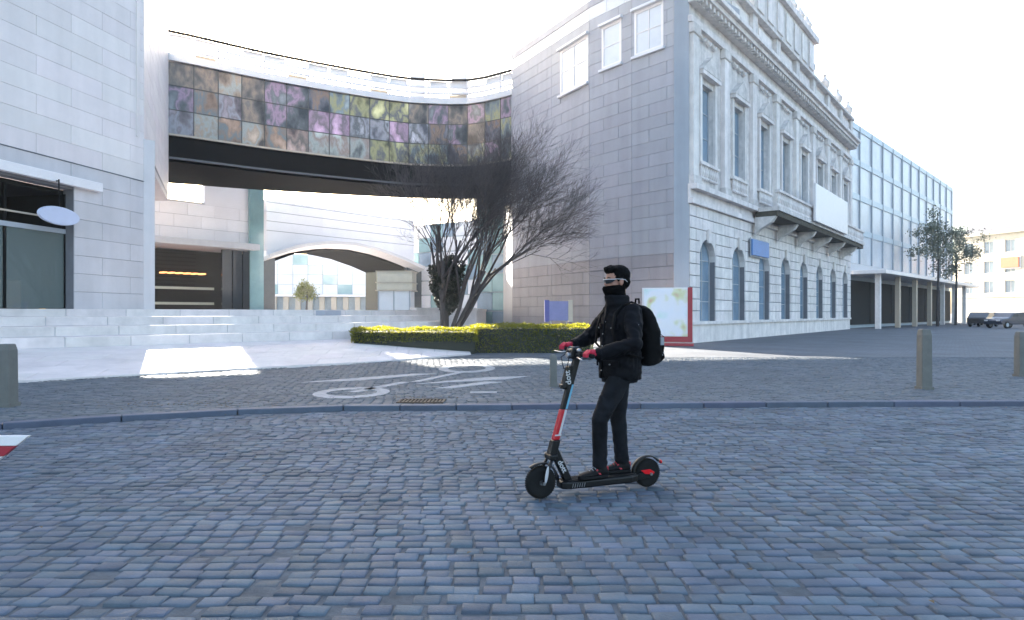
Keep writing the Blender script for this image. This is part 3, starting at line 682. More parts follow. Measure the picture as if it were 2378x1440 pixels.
for k in range(6): MB().box((6.5+k*.55, 1.2, 4.3), (6.75+k*.55, 1.9, 4.4), M).build('orange_lamp', mat('orange lamp', (.5, .2, .08), .5, var=0, emit=((1, .35, .12), .5)), b1_)
for z in (2.1, 3.2): MB().box((5, 1.5, z), (Ln*.84, 1.6, z+.18), M).build('counter_rail', mat('pale counter', (.55, .55, .45), .6, var=.05), b1_)
for k in range(3): MB().box((Ln*.82+k*.8, -.2, 1.65), (Ln*.82+k*.8+.72, .0, 6.1), M).build('glass_screen', m_glassd, b1_)
cg = MB().box((Ln-.1, -.3, 1.65), (Ln+1.0, .6, 14), M).build('glass_corner', m_glassc, b1_)

b2_ = thing('passage_block', 'low stone block over a wide arched passage in the middle under the bridge', 'building', (-15, 60, 1.6))
A, B = (-19.6, 54.5), (-9.6, 67); M, Ln = frame2(A, B); pc = []
zs_ = [5.9, 6.9, 7.4, 7.5, 7.2, 6.6, 5.8]
mb = MB(); top = 10.6
us = np.linspace(0, Ln, len(zs_))
for (ua, ub, za, zb) in zip(us, us[1:], zs_, zs_[1:]):
    mb.add([M @ Vector(p) for p in ((ua, 0, za), (ub, 0, zb), (ub, 0, top), (ua, 0, top), (ua, 6, za), (ub, 6, zb), (ub, 6, top), (ua, 6, top))], [(0, 1, 2, 3), (7, 6, 5, 4), (0, 4, 5, 1), (3, 2, 6, 7)])
mb.build('wall', MATS['white cladding'], b2_)
for z in np.arange(8.1, 10.5, .76): MB().box((0, -.012, z), (Ln, -.002, z+.035), M).build('course_joint', m_joint, b2_)
rr = []
for u, z in zip(np.linspace(-.4, Ln+.4, 15), np.interp(np.linspace(0, 6, 15), range(7), zs_)):
    rr.append([M @ Vector((u, -1.1, z-.05)), M @ Vector((u, -.01, z-.35)), M @ Vector((u, -.01, z+.02)), M @ Vector((u, -1.1, z+.22))])
MB().rings(rr).build('curved_canopy', m_rail, b2_)
rr = [[M @ Vector((u, .2, z-.45)), M @ Vector((u, 6, z-.45)), M @ Vector((u, 6, z-.02)), M @ Vector((u, .2, z-.02))] for u, z in zip(np.linspace(.2, Ln-.2, 13), np.interp(np.linspace(0, 6, 13), range(7), zs_))]
MB().rings(rr).build('passage_shade', m_black, b2_)  # black layer added under the block, shade of the passage put into colour
for (a, b) in ((Ln*.93, Ln+1.2),): MB().box((a, -.2, 1.65), (b, 6, 5.9), M).build('pier', m_glassd, b2_)
MB().box((-.5, -.1, 1.65), (.7, 6, 5.9), M).build('pier', mat('dark stone pier', (.10, .11, .12), .4, var=.1), b2_)

b3_ = thing('far_glass_hall', 'bright pale glass hall seen far through the arched passage', 'building', (-25, 95, 1.6))
A, B = (-44, 92), (-6, 97); M, Ln = frame2(A, B)
MB().box((0, .1, 1.6), (Ln, 6, 9.6), M).build('core', MATS['office core'], b3_)
for k in range(19):
    for f in range(4):
        MB().box((k*2+.04, 0, 4.1+f*1.35), (k*2+1.96, .09, 5.4+f*1.35), M).build('pane', m_glassp if (k+f) % 5 else m_glassc, b3_)
MB().box((0, -1.0, 3.75), (Ln, .05, 4.05), M).build('canopy', m_whitep, b3_)
for k in range(24): MB().box((k*1.6, -.5, 1.65), (k*1.6+.7, -.1, 3.75), M).build('column', m_cream, b3_)

b4_ = thing('glass_tower', 'pale blue banded glass block behind the bare tree', 'building', (-6, 66, 1.6))
A, B = (-10.5, 68.5), (-.4, 62); M, Ln = frame2(A, B)
MB().box((0, .12, 1.6), (Ln, 8, 10.2), M).build('core', MATS['office core'], b4_)
for f in range(6):
    for k in range(8):
        a = Ln*k/8; m = [m_glassp, m_glassc, m_glassp, MATS['white cladding'], m_glassb][(k*3+f*2) % 5]
        MB().box((a+.03, 0, 1.9+f*1.4), (a+Ln/8-.03, .1, 3.2+f*1.4), M).build('pane', m, b4_)
# teal glass strip between terrace and grey building
b5_ = thing('stair_tower', 'narrow teal glass stair tower between the terrace and the grey building', 'building', (-1, 48, 0))
A, B = (-2.6, 50.5), (-.3, 49); M, Ln = frame2(A, B)
MB().box((0, .1, G), (Ln, 3, 10), M).build('core', MATS['office core'], b5_)
for f in range(7):
    for k in range(2): MB().box((Ln*k/2+.03, 0, .3+f*1.38), (Ln*(k+1)/2-.03, .09, 1.6+f*1.38), M).build('pane', [m_glassc, m_glassb, m_glassc][(f+k) % 3], b5_)
ks = thing('kiosk', 'small cream kiosk with a glazed base standing on the terrace', 'kiosk', (-6.2, 37, 1.65))
MB().box((-7.1, 36.4, 1.66), (-5.4, 37.8, 2.72)).build('glazed_base', m_glassp, ks); MB().box((-7.2, 36.3, 2.72), (-5.3, 37.9, 3.75)).build('cabin', mat('kiosk cream', (.6, .55, .44), .7, var=.06), ks, bevel=.03)
for z in (2.68, 3.1, 3.7): MB().box((-7.25, 36.25, z), (-5.25, 37.95, z+.05)).build('trim', m_cream, ks)
for x in (-7.12, -6.3, -5.46): MB().box((x-.03, 36.36, 1.66), (x+.03, 36.42, 2.68)).build('frame_post', m_frame, ks)

# ------------------------------------------------------------------ vegetation
def leaf_cloud(name, pts, size, m, parent, kind=None):
    n = len(pts); a = rng.normal(size=(n, 3)); a /= np.linalg.norm(a, axis=1)[:, None]; b = np.cross(a, rng.normal(size=(n, 3))); b /= np.linalg.norm(b, axis=1)[:, None]
    s = size*rng.uniform(.6, 1.3, (n, 1)); V = np.stack([pts-a*s, pts-b*s*.45, pts+a*s, pts+b*s*.45], 1); off = np.array(wloc(parent)) if parent is not None else 0
    o = link(bpy.data.objects.new(name, np_mesh(name, V-off, np.arange(4*n).reshape(-1, 4), m))); o.parent = parent
    if kind: o['kind'] = kind
    return o
def hedge(x0, x1, y0, y1, z0, z1, lab, n):
    h = thing('hedge', lab, 'hedge', ((x0+x1)/2, (y0+y1)/2, G), group='clipped hedges beside the terrace')
    MB().box((x0+.1, y0+.1, G), (x1-.1, y1-.1, z1-.12)).build('core', m_leafd, h)
    P = []
    dim = np.array([x1-x0, y1-y0, z1-z0])
    for _ in range(n):
        f = random.random(); u = np.array([random.random(), random.random(), random.random()])
        if f < .4: u[2] = 1-abs(rng.normal(0, .03))
        elif f < .8: u[1] = abs(rng.normal(0, .05))
        elif f < .9: u[0] = abs(rng.normal(0, .02))
        else: u[0] = 1-abs(rng.normal(0, .02))
        p = np.array([x0, y0, z0])+u*dim
        p[2] += .12*noise.noise(Vector((p[0]*1.4, p[1]*1.4, 0)))+.03*noise.noise(Vector((p[0]*6, p[1]*6, 2)))
        p += rng.normal(0, .015, 3); P.append(p)
    leaf_cloud('foliage', np.array(P), .035, m_leafy, h)
hedge(-5.6, -1.2, 23.6, 25.3, .5, .95, 'low clipped hedge left half with a raised stone planter at its end', 9000)
hedge(-1.5, 2.9, 24.2, 26.4, G, 1.05, 'low clipped hedge right half glowing yellow-green in front of the grey wall', 12000)
pl = tag(MB().box((-5.1, 23.8, G), (-4.2, 25.1, .62)).build('planter', m_pave2, bevel=.02), 'pale square stone planter under the left end of the hedge', 'planter')

def tree(name, lab, base, H, spread, lean, seed, twigs=True, stems=5, m=m_twig, depth=6, up=.5, sx=1.0):
    rd = random.Random(seed); t = thing(name, lab, 'tree', base); tr, cr = MB(), []
    def grow(p, d, L, r, dep):
        q = p+d*L
        if dep >= depth-1: tr.tube([p-d*r*.5, (p+q)/2+Vector((rd.uniform(-1, 1), rd.uniform(-1, 1), 0))*L*.04, q], r, 7, r*.72)
        else: cr.append((p, q, r, r*.6))
        if dep <= 0: return
        nb = 3 if dep > 2 else 2
        for i in range(nb+(1 if rd.random() < (.4 if dep > 2 else .55) else 0)):
            ax = Vector((rd.gauss(0, 1), rd.gauss(0, 1), rd.gauss(0, 1))); ax = (ax-d*ax.dot(d)).normalized()
            nd = (d+ax*rd.uniform(.35, .8)+Vector((lean[0]*sx, lean[1], up*.35))*.35).normalized()
            s0 = rd.uniform(.45, 1)
            grow(p+d*L*s0, nd, L*rd.uniform(.62, .82), r*rd.uniform(.5, .66), dep-1)
    for i in range(stems):
        a = 6.283*i/stems+rd.uniform(-.4, .4)
        d = Vector((math.cos(a)*spread+lean[0], math.sin(a)*spread*.6+lean[1], 1)).normalized()
        grow(Vector(base)+Vector((math.cos(a)*.12, math.sin(a)*.12, 0)), d, H*.27*rd.uniform(.85, 1.15), .1, depth)
    tr.build('trunk', m_bark, t, smooth=True)
    n = len(cr); P = np.array([c[0] for c in cr]); Q = np.array([c[1] for c in cr]); r0 = np.array([max(c[2]*.8, .003) for c in cr])[:, None]; r1 = np.array([max(c[3]*.8, .002) for c in cr])[:, None]
    d = Q-P; d /= np.linalg.norm(d, axis=1)[:, None]; a = np.cross(d, rng.normal(size=(n, 3))); a /= np.linalg.norm(a, axis=1)[:, None]; b = np.cross(d, a); V = []
    for c, r in ((P, r0), (Q, r1)):
        for k in range(3): V.append(c+r*(a*math.cos(2.094*k)+b*math.sin(2.094*k)))
    V = np.stack(V, 1)-np.array(base); F = np.array([(0, 1, 4, 3), (1, 2, 5, 4), (2, 0, 3, 5)]); F = (F[None]+6*np.arange(n)[:, None, None]).reshape(-1, 4)
    o = link(bpy.data.objects.new('crown', np_mesh('crown', V, F, m))); o.parent = t
    return t, Q
tA, Q = tree('bare_tree', 'wide bare multi-stemmed tree on the terrace in front of the bridge end', (-2.95, 30.5, .1), 12.6, .30, (.27, -.05), 5, stems=7, depth=7, up=1.6)
# dense evergreen shrub round the foot of the tree
sh = thing('evergreen_shrub', 'dark dense evergreen shrub at the foot of the bare tree', 'shrub', (-3.0, 31, .1))
P = rng.normal(size=(15000, 3)); P /= np.linalg.norm(P, axis=1)[:, None]; P *= rng.uniform(.35, 1, (15000, 1)); P = P*np.array([1.15, .9, 1.35])
P[:, 0] *= .72+.3*P[:, 2]/1.35
P += np.array([[.28*noise.noise(Vector(p*1.9)), .2*noise.noise(Vector(p*1.9+9)), .35*noise.noise(Vector(p*1.5+5))] for p in P])
P = P[np.array([noise.noise(Vector(p*2.6)) > -.32-.1*p[2] for p in P])]+np.array([-2.95, 31.0, 2.75])
leaf_cloud('foliage', P, .085, m_leafd, sh)
MB().tube([(-3, 31.2, 0), (-3, 31.2, 2.4)], .12, 8).build('trunk', m_bark, sh)
def leafy_tree(lab, base, h, rx, rz, m, n, seed, size=.14):
    rs = np.random.default_rng(seed); t = thing('leafy_tree', lab, 'tree', base)
    MB().tube([base, (base[0]+.1, base[1], base[2]+h*.5), (base[0], base[1], base[2]+h*.9)], .16, 8, .04).build('trunk', m_bark, t)
    cl = rs.normal(size=(26, 3))*np.array([rx, rx, rz])*.45; P = cl[rs.integers(0, 26, n)]+rs.normal(size=(n, 3))*rx*.2+np.array([base[0], base[1], base[2]+h*.72])
    leaf_cloud('crown', P, size, m, t)
leafy_tree('slim olive-green tree standing before the glass office canopy', (45.5, 73, G), 13, 1.7, 3.2, m_leafo, 3200, 3)
leafy_tree('dark green tree at the right corner of the glass office', (52, 80, G), 12, 2.0, 3.0, m_leafo, 3200, 4)
leafy_tree('small yellow-green tree seen through the arched passage', (-26.5, 88, 1.6), 4, 1.3, 1.2, m_leafy, 2500, 5)
leafy_tree('dark tree seen right of the passage behind the kiosk', (-12, 76, 1.6), 7, 2.2, 2.4, m_leafo, 4000, 6)

# ------------------------------------------------------------------ boards, signs, posts, cars
pb = thing('poster_stand', 'tall white and red poster stand behind the rider by the station corner', 'poster', (6.6, 29.6, G))
Mp, Lp = frame2((5.7, 29.9), (7.75, 29.3))
def poster_mat():
    m = bpy.data.materials.new('poster print'); m.use_nodes = True; n = m.node_tree.nodes; L = m.node_tree.links; b = n['Principled BSDF']
    tc = n.new('ShaderNodeTexCoord'); no = n.new('ShaderNodeTexNoise'); no.inputs['Scale'].default_value = 1.1; no.inputs['Detail'].default_value = 2; L.new(tc.outputs['Object'], no.inputs['Vector'])
    cr = n.new('ShaderNodeValToRGB'); L.new(no.outputs['Fac'], cr.inputs[0]); e = cr.color_ramp.elements
    e[0].position = .3; e[0].color = (.62, .75, .72, 1); e[1].position = .72; e[1].color = (.6, .14, .16, 1)
    for p, c in ((.42, (.78, .78, .84, 1)), (.55, (.8, .78, .8, 1)), (.62, (.66, .66, .4, 1))): q = e.new(p); q.color = c
    L.new(cr.outputs[0], b.inputs['Base Color']); b.inputs['Roughness'].default_value = .4; return m
m_red = mat('red paint', (.34, .02, .035), .4, var=.08)
MB().box((.08, -.05, .5), (Lp-.2, .0, 2.55), Mp).build('print', poster_mat(), pb)
MB().box((0, .002, .2), (Lp, .12, 2.6), Mp).build('board', m_whitep, pb)
MB().box((Lp-.2, -.07, .25), (Lp, .0, 2.6), Mp).box((0, -.07, .25), (Lp-.2, .0, .48), Mp).build('red_frame', m_red, pb)
MB().box((-.05, -.25, G), (Lp+.05, .35, .2), Mp).build('foot', m_red, pb, bevel=.02)
nb = thing('notice_board', 'small blue-violet notice board standing before the grey wall left of the rider', 'sign', (2.1, 31.5, G))
MB().box((1.55, 31.5, 1.15), (2.75, 31.58, 2.05)).build('board', mat('violet board', (.19, .19, .36), .5, var=.1), nb, bevel=.01)
MB().box((1.5, 31.46, 1.1), (1.72, 31.6, 2.1)).build('blue_edge', mat('blue edge', (.08, .08, .28), .5, var=.05), nb); MB().box((2.6, 31.47, 1.1), (2.8, 31.6, 2.1)).build('pale_edge', m_cream, nb)
for x in (1.8, 2.5): MB().tube([(x, 31.55, G), (x, 31.55, 1.12)], .025).build('leg', m_frame, nb)
m_post = mat('buff post stone', (.135, .133, .12), .8, var=.12, vscale=6, bump=.4)
def post(x, y, h, lab, w_=.15):
    p = thing('bollard', lab, 'bollard', (x, y, G), group='stone bollards along the square')
    rr = [[(sx*w_*k, sy*w_*k, z) for sx, sy in ((-1, -1), (1, -1), (1, 1), (-1, 1))] for k, z in ((1, 0), (.94, h*.9), (.75, h))]
    MB().rings(rr).build('shaft', m_post, p, local=True, bevel=.015); MB().box((-w_*1.15, -w_*1.15, -.01), (w_*1.15, w_*1.15, .05)).build('base', m_post, p, local=True)
post(.80, 13.2, .62, 'low buff stone bollard just left of the rider beyond the kerb', .07)
post(7.7, 12.75, 1.12, 'tall buff stone bollard on the pavement right of the rider', .10)
post(11.4, 15.3, 1.0, 'buff stone bollard at the right picture edge', .095)
post(-7.7, 10.4, .95, 'dark weathered bollard at the left edge beyond the kerb', .11)
# striped barrier end at the left edge of the road
m_grip_ = mat('black rubber foot', (.01, .01, .01), .9, var=.1, spec=.2)
rb = thing('barrier_board', 'red and white barrier board standing low on the cobbles at the left edge', 'barrier', (-5.1, 6.6, .03))
for z0, z1, xe0, xe1, m in ((.225, .32, -4.76, -4.64, m_whitep), (.125, .22, -4.88, -4.77, m_red), (.03, .12, -5.0, -4.89, m_whitep)):
    MB().add([(x, y, z) for y in (6.55, 6.6) for x, z in ((-6.1, z0), (xe0, z0), (xe1, z1), (-6.1, z1))], [(0, 1, 2, 3), (7, 6, 5, 4), (0, 4, 5, 1), (1, 5, 6, 2), (2, 6, 7, 3), (3, 7, 4, 0)]).build('stripe_panel', m, rb, bevel=.005)
MB().box((-5.5, 6.4, .015), (-5.35, 6.85, .1)).build('foot', m_grip_, rb, bevel=.01); MB().box((-5.9, 6.4, .015), (-5.75, 6.85, .1)).build('foot', m_grip_, rb, bevel=.01)
m_carb = mat('black car paint', (.015, .016, .02), .2, var=0, coat=.8); m_tyre = mat('tyre rubber', (.009, .009, .009), .85, var=.2, bump=.3, spec=.2)
def car(x, y, rz, lab, paint_=m_carb):
    c = thing('parked_car', lab, 'car', (x, y, G), rz, group='cars parked at the far end of the square')
    side = [(-2.2, .35), (2.1, .35), (2.2, .7), (1.9, .9), (1.0, 1.0), (.4, 1.45), (-1.2, 1.5), (-1.9, 1.05), (-2.2, .95)]
    MB().add([(a, s, b) for s in (-.85, .85) for a, b in side], [tuple(range(9)), tuple(range(17, 8, -1))]+[(i, i+9, (i+1) % 9+9, (i+1) % 9) for i in range(9)]).build('body', paint_, c, local=True, bevel=.08, bseg=3, smooth=False)
    for s in (-1, 1):
        MB().add([(a, s*.856, b) for a, b in ((.85, 1.02), (.35, 1.38), (-1.1, 1.42), (-1.6, 1.05))]+[(a, s*.866, b) for a, b in ((.85, 1.02), (.35, 1.38), (-1.1, 1.42), (-1.6, 1.05))], [(0, 1, 2, 3), (7, 6, 5, 4)]).build('side_window', m_glassd, c, local=True)
        for xx in (-1.35, 1.35):
            wz = MB().lathe([(.1, -.1), (.3, -.1), (.33, -.06), (.33, .06), (.3, .1), (.1, .1)], 20, Matrix.Translation((xx, s*.78, .33)) @ Matrix.Rotation(R(90), 4, 'X')).build('wheel', m_tyre, c, local=True)
            MB().lathe([(.02, -.11), (.19, -.11), (.19, .11), (.02, .11)], 14, Matrix.Translation((xx, s*.78, .33)) @ Matrix.Rotation(R(90), 4, 'X')).build('rim', m_frame, wz, local=True)
        MB().box((2.12, s*.55-.15, .66), (2.2, s*.55+.15, .78)).build('headlight', m_whitep, c, local=True, bevel=.02)
car(49, 71, R(40), 'black parked car nearest the glass office canopy'); car(46.5, 64, R(200), 'black parked car in front of the sunlit town house', mat('dark blue car paint', (.02, .025, .045), .2, var=0, coat=.8))
car(55.5, 80, R(70), 'dark parked car furthest back by the right corner of the glass office')

# ------------------------------------------------------------------ scooter   (local: x forward, y to the rider's left, z up)
hv = Vector((-.92, -.37)).normalized(); HA = math.atan2(hv.y, hv.x)
ZR = .028
OR = (.686, 5.615, ZR)
sc = thing('electric_scooter', 'black electric kick scooter with red and white stem under the rider', 'scooter', OR, HA)
m_sblk = mat('scooter black', (.0045, .0045, .005), .4, var=.15, vscale=8, spec=.3); m_grip = mat('grip rubber', (.006, .006, .0065), .8, var=.1, spec=.2)
m_sred = mat('scooter red', (.4, .006, .014), .35, var=.05); m_swht = mat('scooter white', (.45, .44, .45), .4, var=.03); m_sblu = mat('scooter light blue', (.12, .33, .46), .4, var=.03)
m_steel = mat('brushed metal', (.35, .35, .36), .3, metal=1, var=.1)
RX = Matrix.Rotation(R(90), 4, 'X')
def L(name, mb, m, par=sc, **k): return mb.build(name, m, par, local=True, **k)
def wheel(x, r, wd, z=None):
    z = r if z is None else z; T = Matrix.Translation((x, 0, z)) @ RX
    tp = [(r*.62, -wd*.42), (r*.8, -wd*.5), (r*.95, -wd*.38), (r, -wd*.12), (r, wd*.12), (r*.95, wd*.38), (r*.8, wd*.5), (r*.62, wd*.42)]
    wo = L('wheel', MB().lathe([(r*.16, -wd*.45), (r*.18, wd*.45)], 16, T), m_steel)
    L('tyre', MB().lathe(tp, 40, T), m_tyre, wo, smooth=True)
    mb = MB()
    for k in range(44):
        a = 6.283*k/44; 
        for s in (-1, 1):
            c = Matrix.Translation((x, 0, z)) @ Matrix.Rotation(a+(.07 if s > 0 else 0), 4, 'Y')
            mb.box((r-.004, min(s*.003, s*wd*.3), -.004), (r+.0015, max(s*.003, s*wd*.3), .004), c)
    L('tread', mb, m_tyre, wo)
    L('rim', MB().lathe([(r*.55, -wd*.36), (r*.63, -wd*.4), (r*.63, wd*.4), (r*.55, wd*.36), (r*.52, 0)], 32, T), m_sblk, wo)
    mb = MB()
    for k in range(5): mb.box((r*.12, -wd*.2, -.011), (r*.57, wd*.2, .011), Matrix.Translation((x, 0, z)) @ Matrix.Rotation(6.283*k/5, 4, 'Y'))
    L('spoke', mb, m_sblk, wo, bevel=.003)
wheel(.495, .128, .062); wheel(-.495, .118, .058)
ax = lambda z: .487-.292*z-.0   # steering axis
sxa = lambda z: .375+(.42-z)*.295
# front fork, fender
for s in (-1, 1):
    L('fork_leg', MB().tube([(sxa(.33), s*.046, .33), (.455, s*.05, .23), (.495, s*.05, .128)], [.017, .02, .014], 10, flat=.6), m_sblk, smooth=True)
    L('axle_nut', MB().lathe([(.01, -.01), (.014, -.01), (.014, .01), (.01, .01)], 6, Matrix.Translation((.495, s*.064, .128)) @ RX), m_steel)
    L('fork_reflector', MB().ell((.470, s*.0665, .195), (.014, .005, .07), Matrix.Rotation(R(-10), 3, 'Y')), m_swht, smooth=True)
L('fork_crown', MB().box((sxa(.33)-.035, -.066, .3), (sxa(.33)+.035, .066, .35)), m_sblk, bevel=.015, bseg=3)
mb = MB(); rr = []
for a in np.linspace(R(-2), R(128), 14):
    c, s_ = math.cos(a), math.sin(a); rr.append([(.495-c*.148, -.038, .128+s_*.148), (.495-c*.158, 0, .128+s_*.158), (.495-c*.148, .038, .128+s_*.148), (.495-c*.152, 0, .128+s_*.152)])
L('front_fender', MB().rings(rr), m_sblk, smooth=True)
# stem
def stem_box(z0, z1, hx, hy, m, name, b=.008, dx=0, y0=None, y1=None):
    q = [(-hx+dx, -hy if y0 is None else y0), (hx+dx, -hy if y0 is None else y0), (hx+dx, hy if y1 is None else y1), (-hx+dx, hy if y1 is None else y1)]
    mb = MB().rings([[(sxa(z)+p[0], p[1], z) for p in q] for z in (z0, z1)]); return L(name, mb, m, bevel=b, bseg=3)
stem_box(.33, .455, .034, .034, m_sblk, 'head_tube')
stem_box(.455, 1.12, .026, .024, m_sblk, 'stem')
sr = stem_box(.456, .70, .0275, .0255, m_sred, 'red_sleeve')
for s in (-1, 1):
    y0, y1 = (s*.0256, s*.0275); y0, y1 = min(y0, y1), max(y0, y1)
    stem_box(.50, .695, .0095, 0, m_swht, 'white_stripe', 0, -.0125, y0, y1); stem_box(.489, .5, .0275, 0, m_swht, 'white_stripe', 0, 0, y0, y1)
    y0, y1 = (s*.0241, s*.026); y0, y1 = min(y0, y1), max(y0, y1)
    stem_box(.701, .895, .0085, 0, m_sblu, 'blue_stripe', 0, -.0155, y0, y1)
stem_box(.86, 1.045, .022, .036, m_sblk, 'control_box', .012, .048)
stem_box(.875, .9, .015, .03, m_sblk, 'cable_guard', .008, .07)
def text(body, size, M, m, name, par, ext=.0012):
    c = bpy.data.curves.new(name, 'FONT'); c.body = body; c.size = size; c.extrude = ext; c.align_x = 'CENTER'; c.align_y = 'CENTER'; c.offset = .0012
    t = bpy.data.objects.new('tmp', c); link(t); dg = bpy.context.evaluated_depsgraph_get(); me = bpy.data.meshes.new_from_object(t.evaluated_get(dg)); bpy.data.objects.remove(t)
    me.materials.clear(); me.materials.append(m); o = link(bpy.data.objects.new(name, me)); o.parent = par; o.matrix_local = M; return o
def face_left(p, ang):  # text plane facing +y (rider's left), reading direction rotated by ang in the side view
    return Matrix.Translation(p) @ Matrix(((-1, 0, 0, 0), (0, 0, 1, 0), (0, 1, 0, 0), (0, 0, 0, 1))) @ Matrix.Rotation(ang, 4, 'Z')
text('dott', .066, face_left((sxa(.95)+.05, .0375, .953), R(98)), m_swht, 'lettering', sc)
text('dott', .062, face_left((.316, .0285, .243), R(-61)), m_swht, 'lettering', sc)
# down tube and deck
dt = Vector((.245, 0, .10))-Vector((.392, 0, .40)); dtu = dt.normalized(); pn = Vector((dtu.z, 0, -dtu.x))
q0, q1 = Vector((.392, 0, .40)), Vector((.245, 0, .10))
L('down_tube', MB().rings([[q+pn*a+Vector((0, b, 0)) for a, b in ((-w_, -.027), (w_, -.027), (w_, .027), (-w_, .027))] for q, w_ in ((q0, .034), (q1, .032))]), m_sblk, bevel=.008, bseg=3)
pts = [(.335, .05), (.30, .08), (.2, .085), (-.3, .085), (-.38, .055), (-.38, -.055), (-.3, -.085), (.2, -.085), (.30, -.08), (.335, -.05)]
L('deck', MB().prism(pts, .065, .125), m_sblk, bevel=.014, bseg=3)
L('deck_mat', MB().prism([(p[0]*.93, p[1]*.85) for p in pts], .1255, .131), m_grip, bevel=.002)
mb = MB()
for k in range(26): mb.box((-.28+k*.022, -.06, .131), (-.27+k*.022, .06, .1335))
L('grip_rib', mb, m_grip)
mb = MB()
for k in range(6): mb.add([(x, .0856, z) for x, z in ((.25-k*.021, .078), (.258-k*.021, .078), (.25-k*.021, .11), (.242-k*.021, .11))]+[(x, .087, z) for x, z in ((.25-k*.021, .078), (.258-k*.021, .078), (.25-k*.021, .11), (.242-k*.021, .11))], [(0, 1, 2, 3), (7, 6, 5, 4)])
L('side_marking', mb, m_steel)
for s in (-1, 1):
    L('rear_arm', MB().add([(x, s*.045+d, z) for d in (-.009, .009) for x, z in ((-.34, .07), (-.36, .12), (-.5, .15), (-.53, .118), (-.5, .09))], [(0, 1, 2, 3, 4), (9, 8, 7, 6, 5)]+[(i, (i+1) % 5, (i+1) % 5+5, i+5) for i in range(5)]), m_sblk, bevel=.003)
    L('side_reflector', MB().add([(x, s*.0555+d, z) for d in (-.001, .005) for x, z in ((-.40, .155), (-.49, .158), (-.535, .13), (-.52, .112), (-.44, .122))], [(0, 1, 2, 3, 4), (9, 8, 7, 6, 5)]+[(i, (i+1) % 5, (i+1) % 5+5, i+5) for i in range(5)]), mat('red reflector', (.6, .006, .01), .2, var=0), bevel=.002)
    L('rear_nut', MB().lathe([(.004, -.006), (.013, -.006), (.013, .006), (.004, .006)], 6, Matrix.Translation((-.497, s*.064, .118)) @ RX), m_steel)
rr = []
for a in np.linspace(R(-8), R(148), 16):
    c, s_ = math.cos(a), math.sin(a); k = 1.0+.06*max(0, (a-R(120))/R(30)); rr.append([(-.495+c*.138*k, -.036, .118+s_*.138*k), (-.495+c*.15*k, 0, .118+s_*.15*k), (-.495+c*.138*k, .036, .118+s_*.138*k), (-.495+c*.144*k, 0, .118+s_*.144*k)])
L('rear_fender', MB().rings(rr), m_sblk, smooth=True)
L('rear_light', MB().ell((-.632, 0, .2), (.012, .022, .016)), MATS['red reflector'], smooth=True)
# handlebar
HB = Vector((.19, 0, 1.142))
TL = .10   # handlebar tilt, near end lower
L('handlebar', MB().tube([HB+Vector((-.015, -.27, .02+.27*TL)), HB+Vector((-.005, -.12, .012+.12*TL)), HB+Vector((.01, 0, -.005)), HB+Vector((-.005, .12, .012-.12*TL)), HB+Vector((-.015, .27, .02-.27*TL))], .0135, 12), m_sblk, smooth=True)
L('stem_clamp', MB().box((HB.x-.022, -.035, 1.1), (HB.x+.04, .035, 1.185)), m_sblk, bevel=.012, bseg=3)
L('headlight', MB().lathe([(.004, -.02), (.022, -.02), (.024, .016), (.02, .022), (.004, .022)], 20, Matrix.Translation((HB.x+.052, 0, 1.13)) @ Matrix.Rotation(R(90), 4, 'Y')), m_steel)
L('display', MB().box((HB.x-.03, -.03, 1.186), (HB.x+.03, .03, 1.2)), m_glassd, bevel=.004)
for s in (-1, 1):
    L('grip', MB().tube([HB+Vector((-.006, s*.145, .014-s*.145*TL)), HB+Vector((-.016, s*.285, .0215-s*.285*TL))], .017, 14), m_grip, smooth=True)
    L('brake_lever', MB().tube([HB+Vector((.01, s*.115, -s*.115*TL)), HB+Vector((.05, s*.14, -.008-s*.14*TL)), HB+Vector((.055, s*.2, -.012-s*.2*TL)), HB+Vector((.062, s*.255, -.012-s*.255*TL))], [.007, .006, .006, .005], 8), m_steel, smooth=True)
    L('lever_mount', MB().box((HB.x-.022, s*.11-.014, HB.z-.02), (HB.x+.022, s*.11+.014, HB.z+.024)), m_sblk, bevel=.005)
    L('cable', MB().tube([HB+Vector((.025, s*.11, -.005)), HB+Vector((.09, s*.07, -.03)), HB+Vector((.085, s*.03, -.12)), Vector((sxa(.98)+.06, s*.012, 1.02))], .0035, 6), m_grip, smooth=True)
L('bell', MB().ell(HB+Vector((.0, .075, .03)), (.022, .022, .016)), m_steel, smooth=True)

# ------------------------------------------------------------------ rider
rd_ = thing('person', 'man in black jacket, jeans, red gloves and white sunglasses riding the scooter', 'person', OR, HA)
def remesh(name, mb, m, voxel, par, smooth=6, disp=None):
    me = mb.mesh(name, m); o = link(bpy.data.objects.new('tmp', me)); r = o.modifiers.new('r', 'REMESH'); r.mode = 'VOXEL'; r.voxel_size = voxel
    s = o.modifiers.new('s', 'SMOOTH'); s.factor = .5; s.iterations = smooth
    dg = bpy.context.evaluated_depsgraph_get(); dg.update(); me2 = bpy.data.meshes.new_from_object(o.evaluated_get(dg)); bpy.data.objects.remove(o)
    me2.name = name
    if disp:
        n = len(me2.vertices); 
        nor = [v.normal.copy() for v in me2.vertices]
        for v, nn in zip(me2.vertices, nor): v.co = v.co+nn*disp(v.co, nn)
    me2.materials.clear(); me2.materials.append(m)
    for p in me2.polygons: p.use_smooth = True
    o2 = link(bpy.data.objects.new(name, me2)); o2.parent = par; return o2
def cap(mb, pts, rs, n=16, flat=1):
    mb.tube(pts, list(rs), n, flat=flat)
    for p, r in zip(pts, rs): mb.ell(p, (r, r, r), None, n, 8)
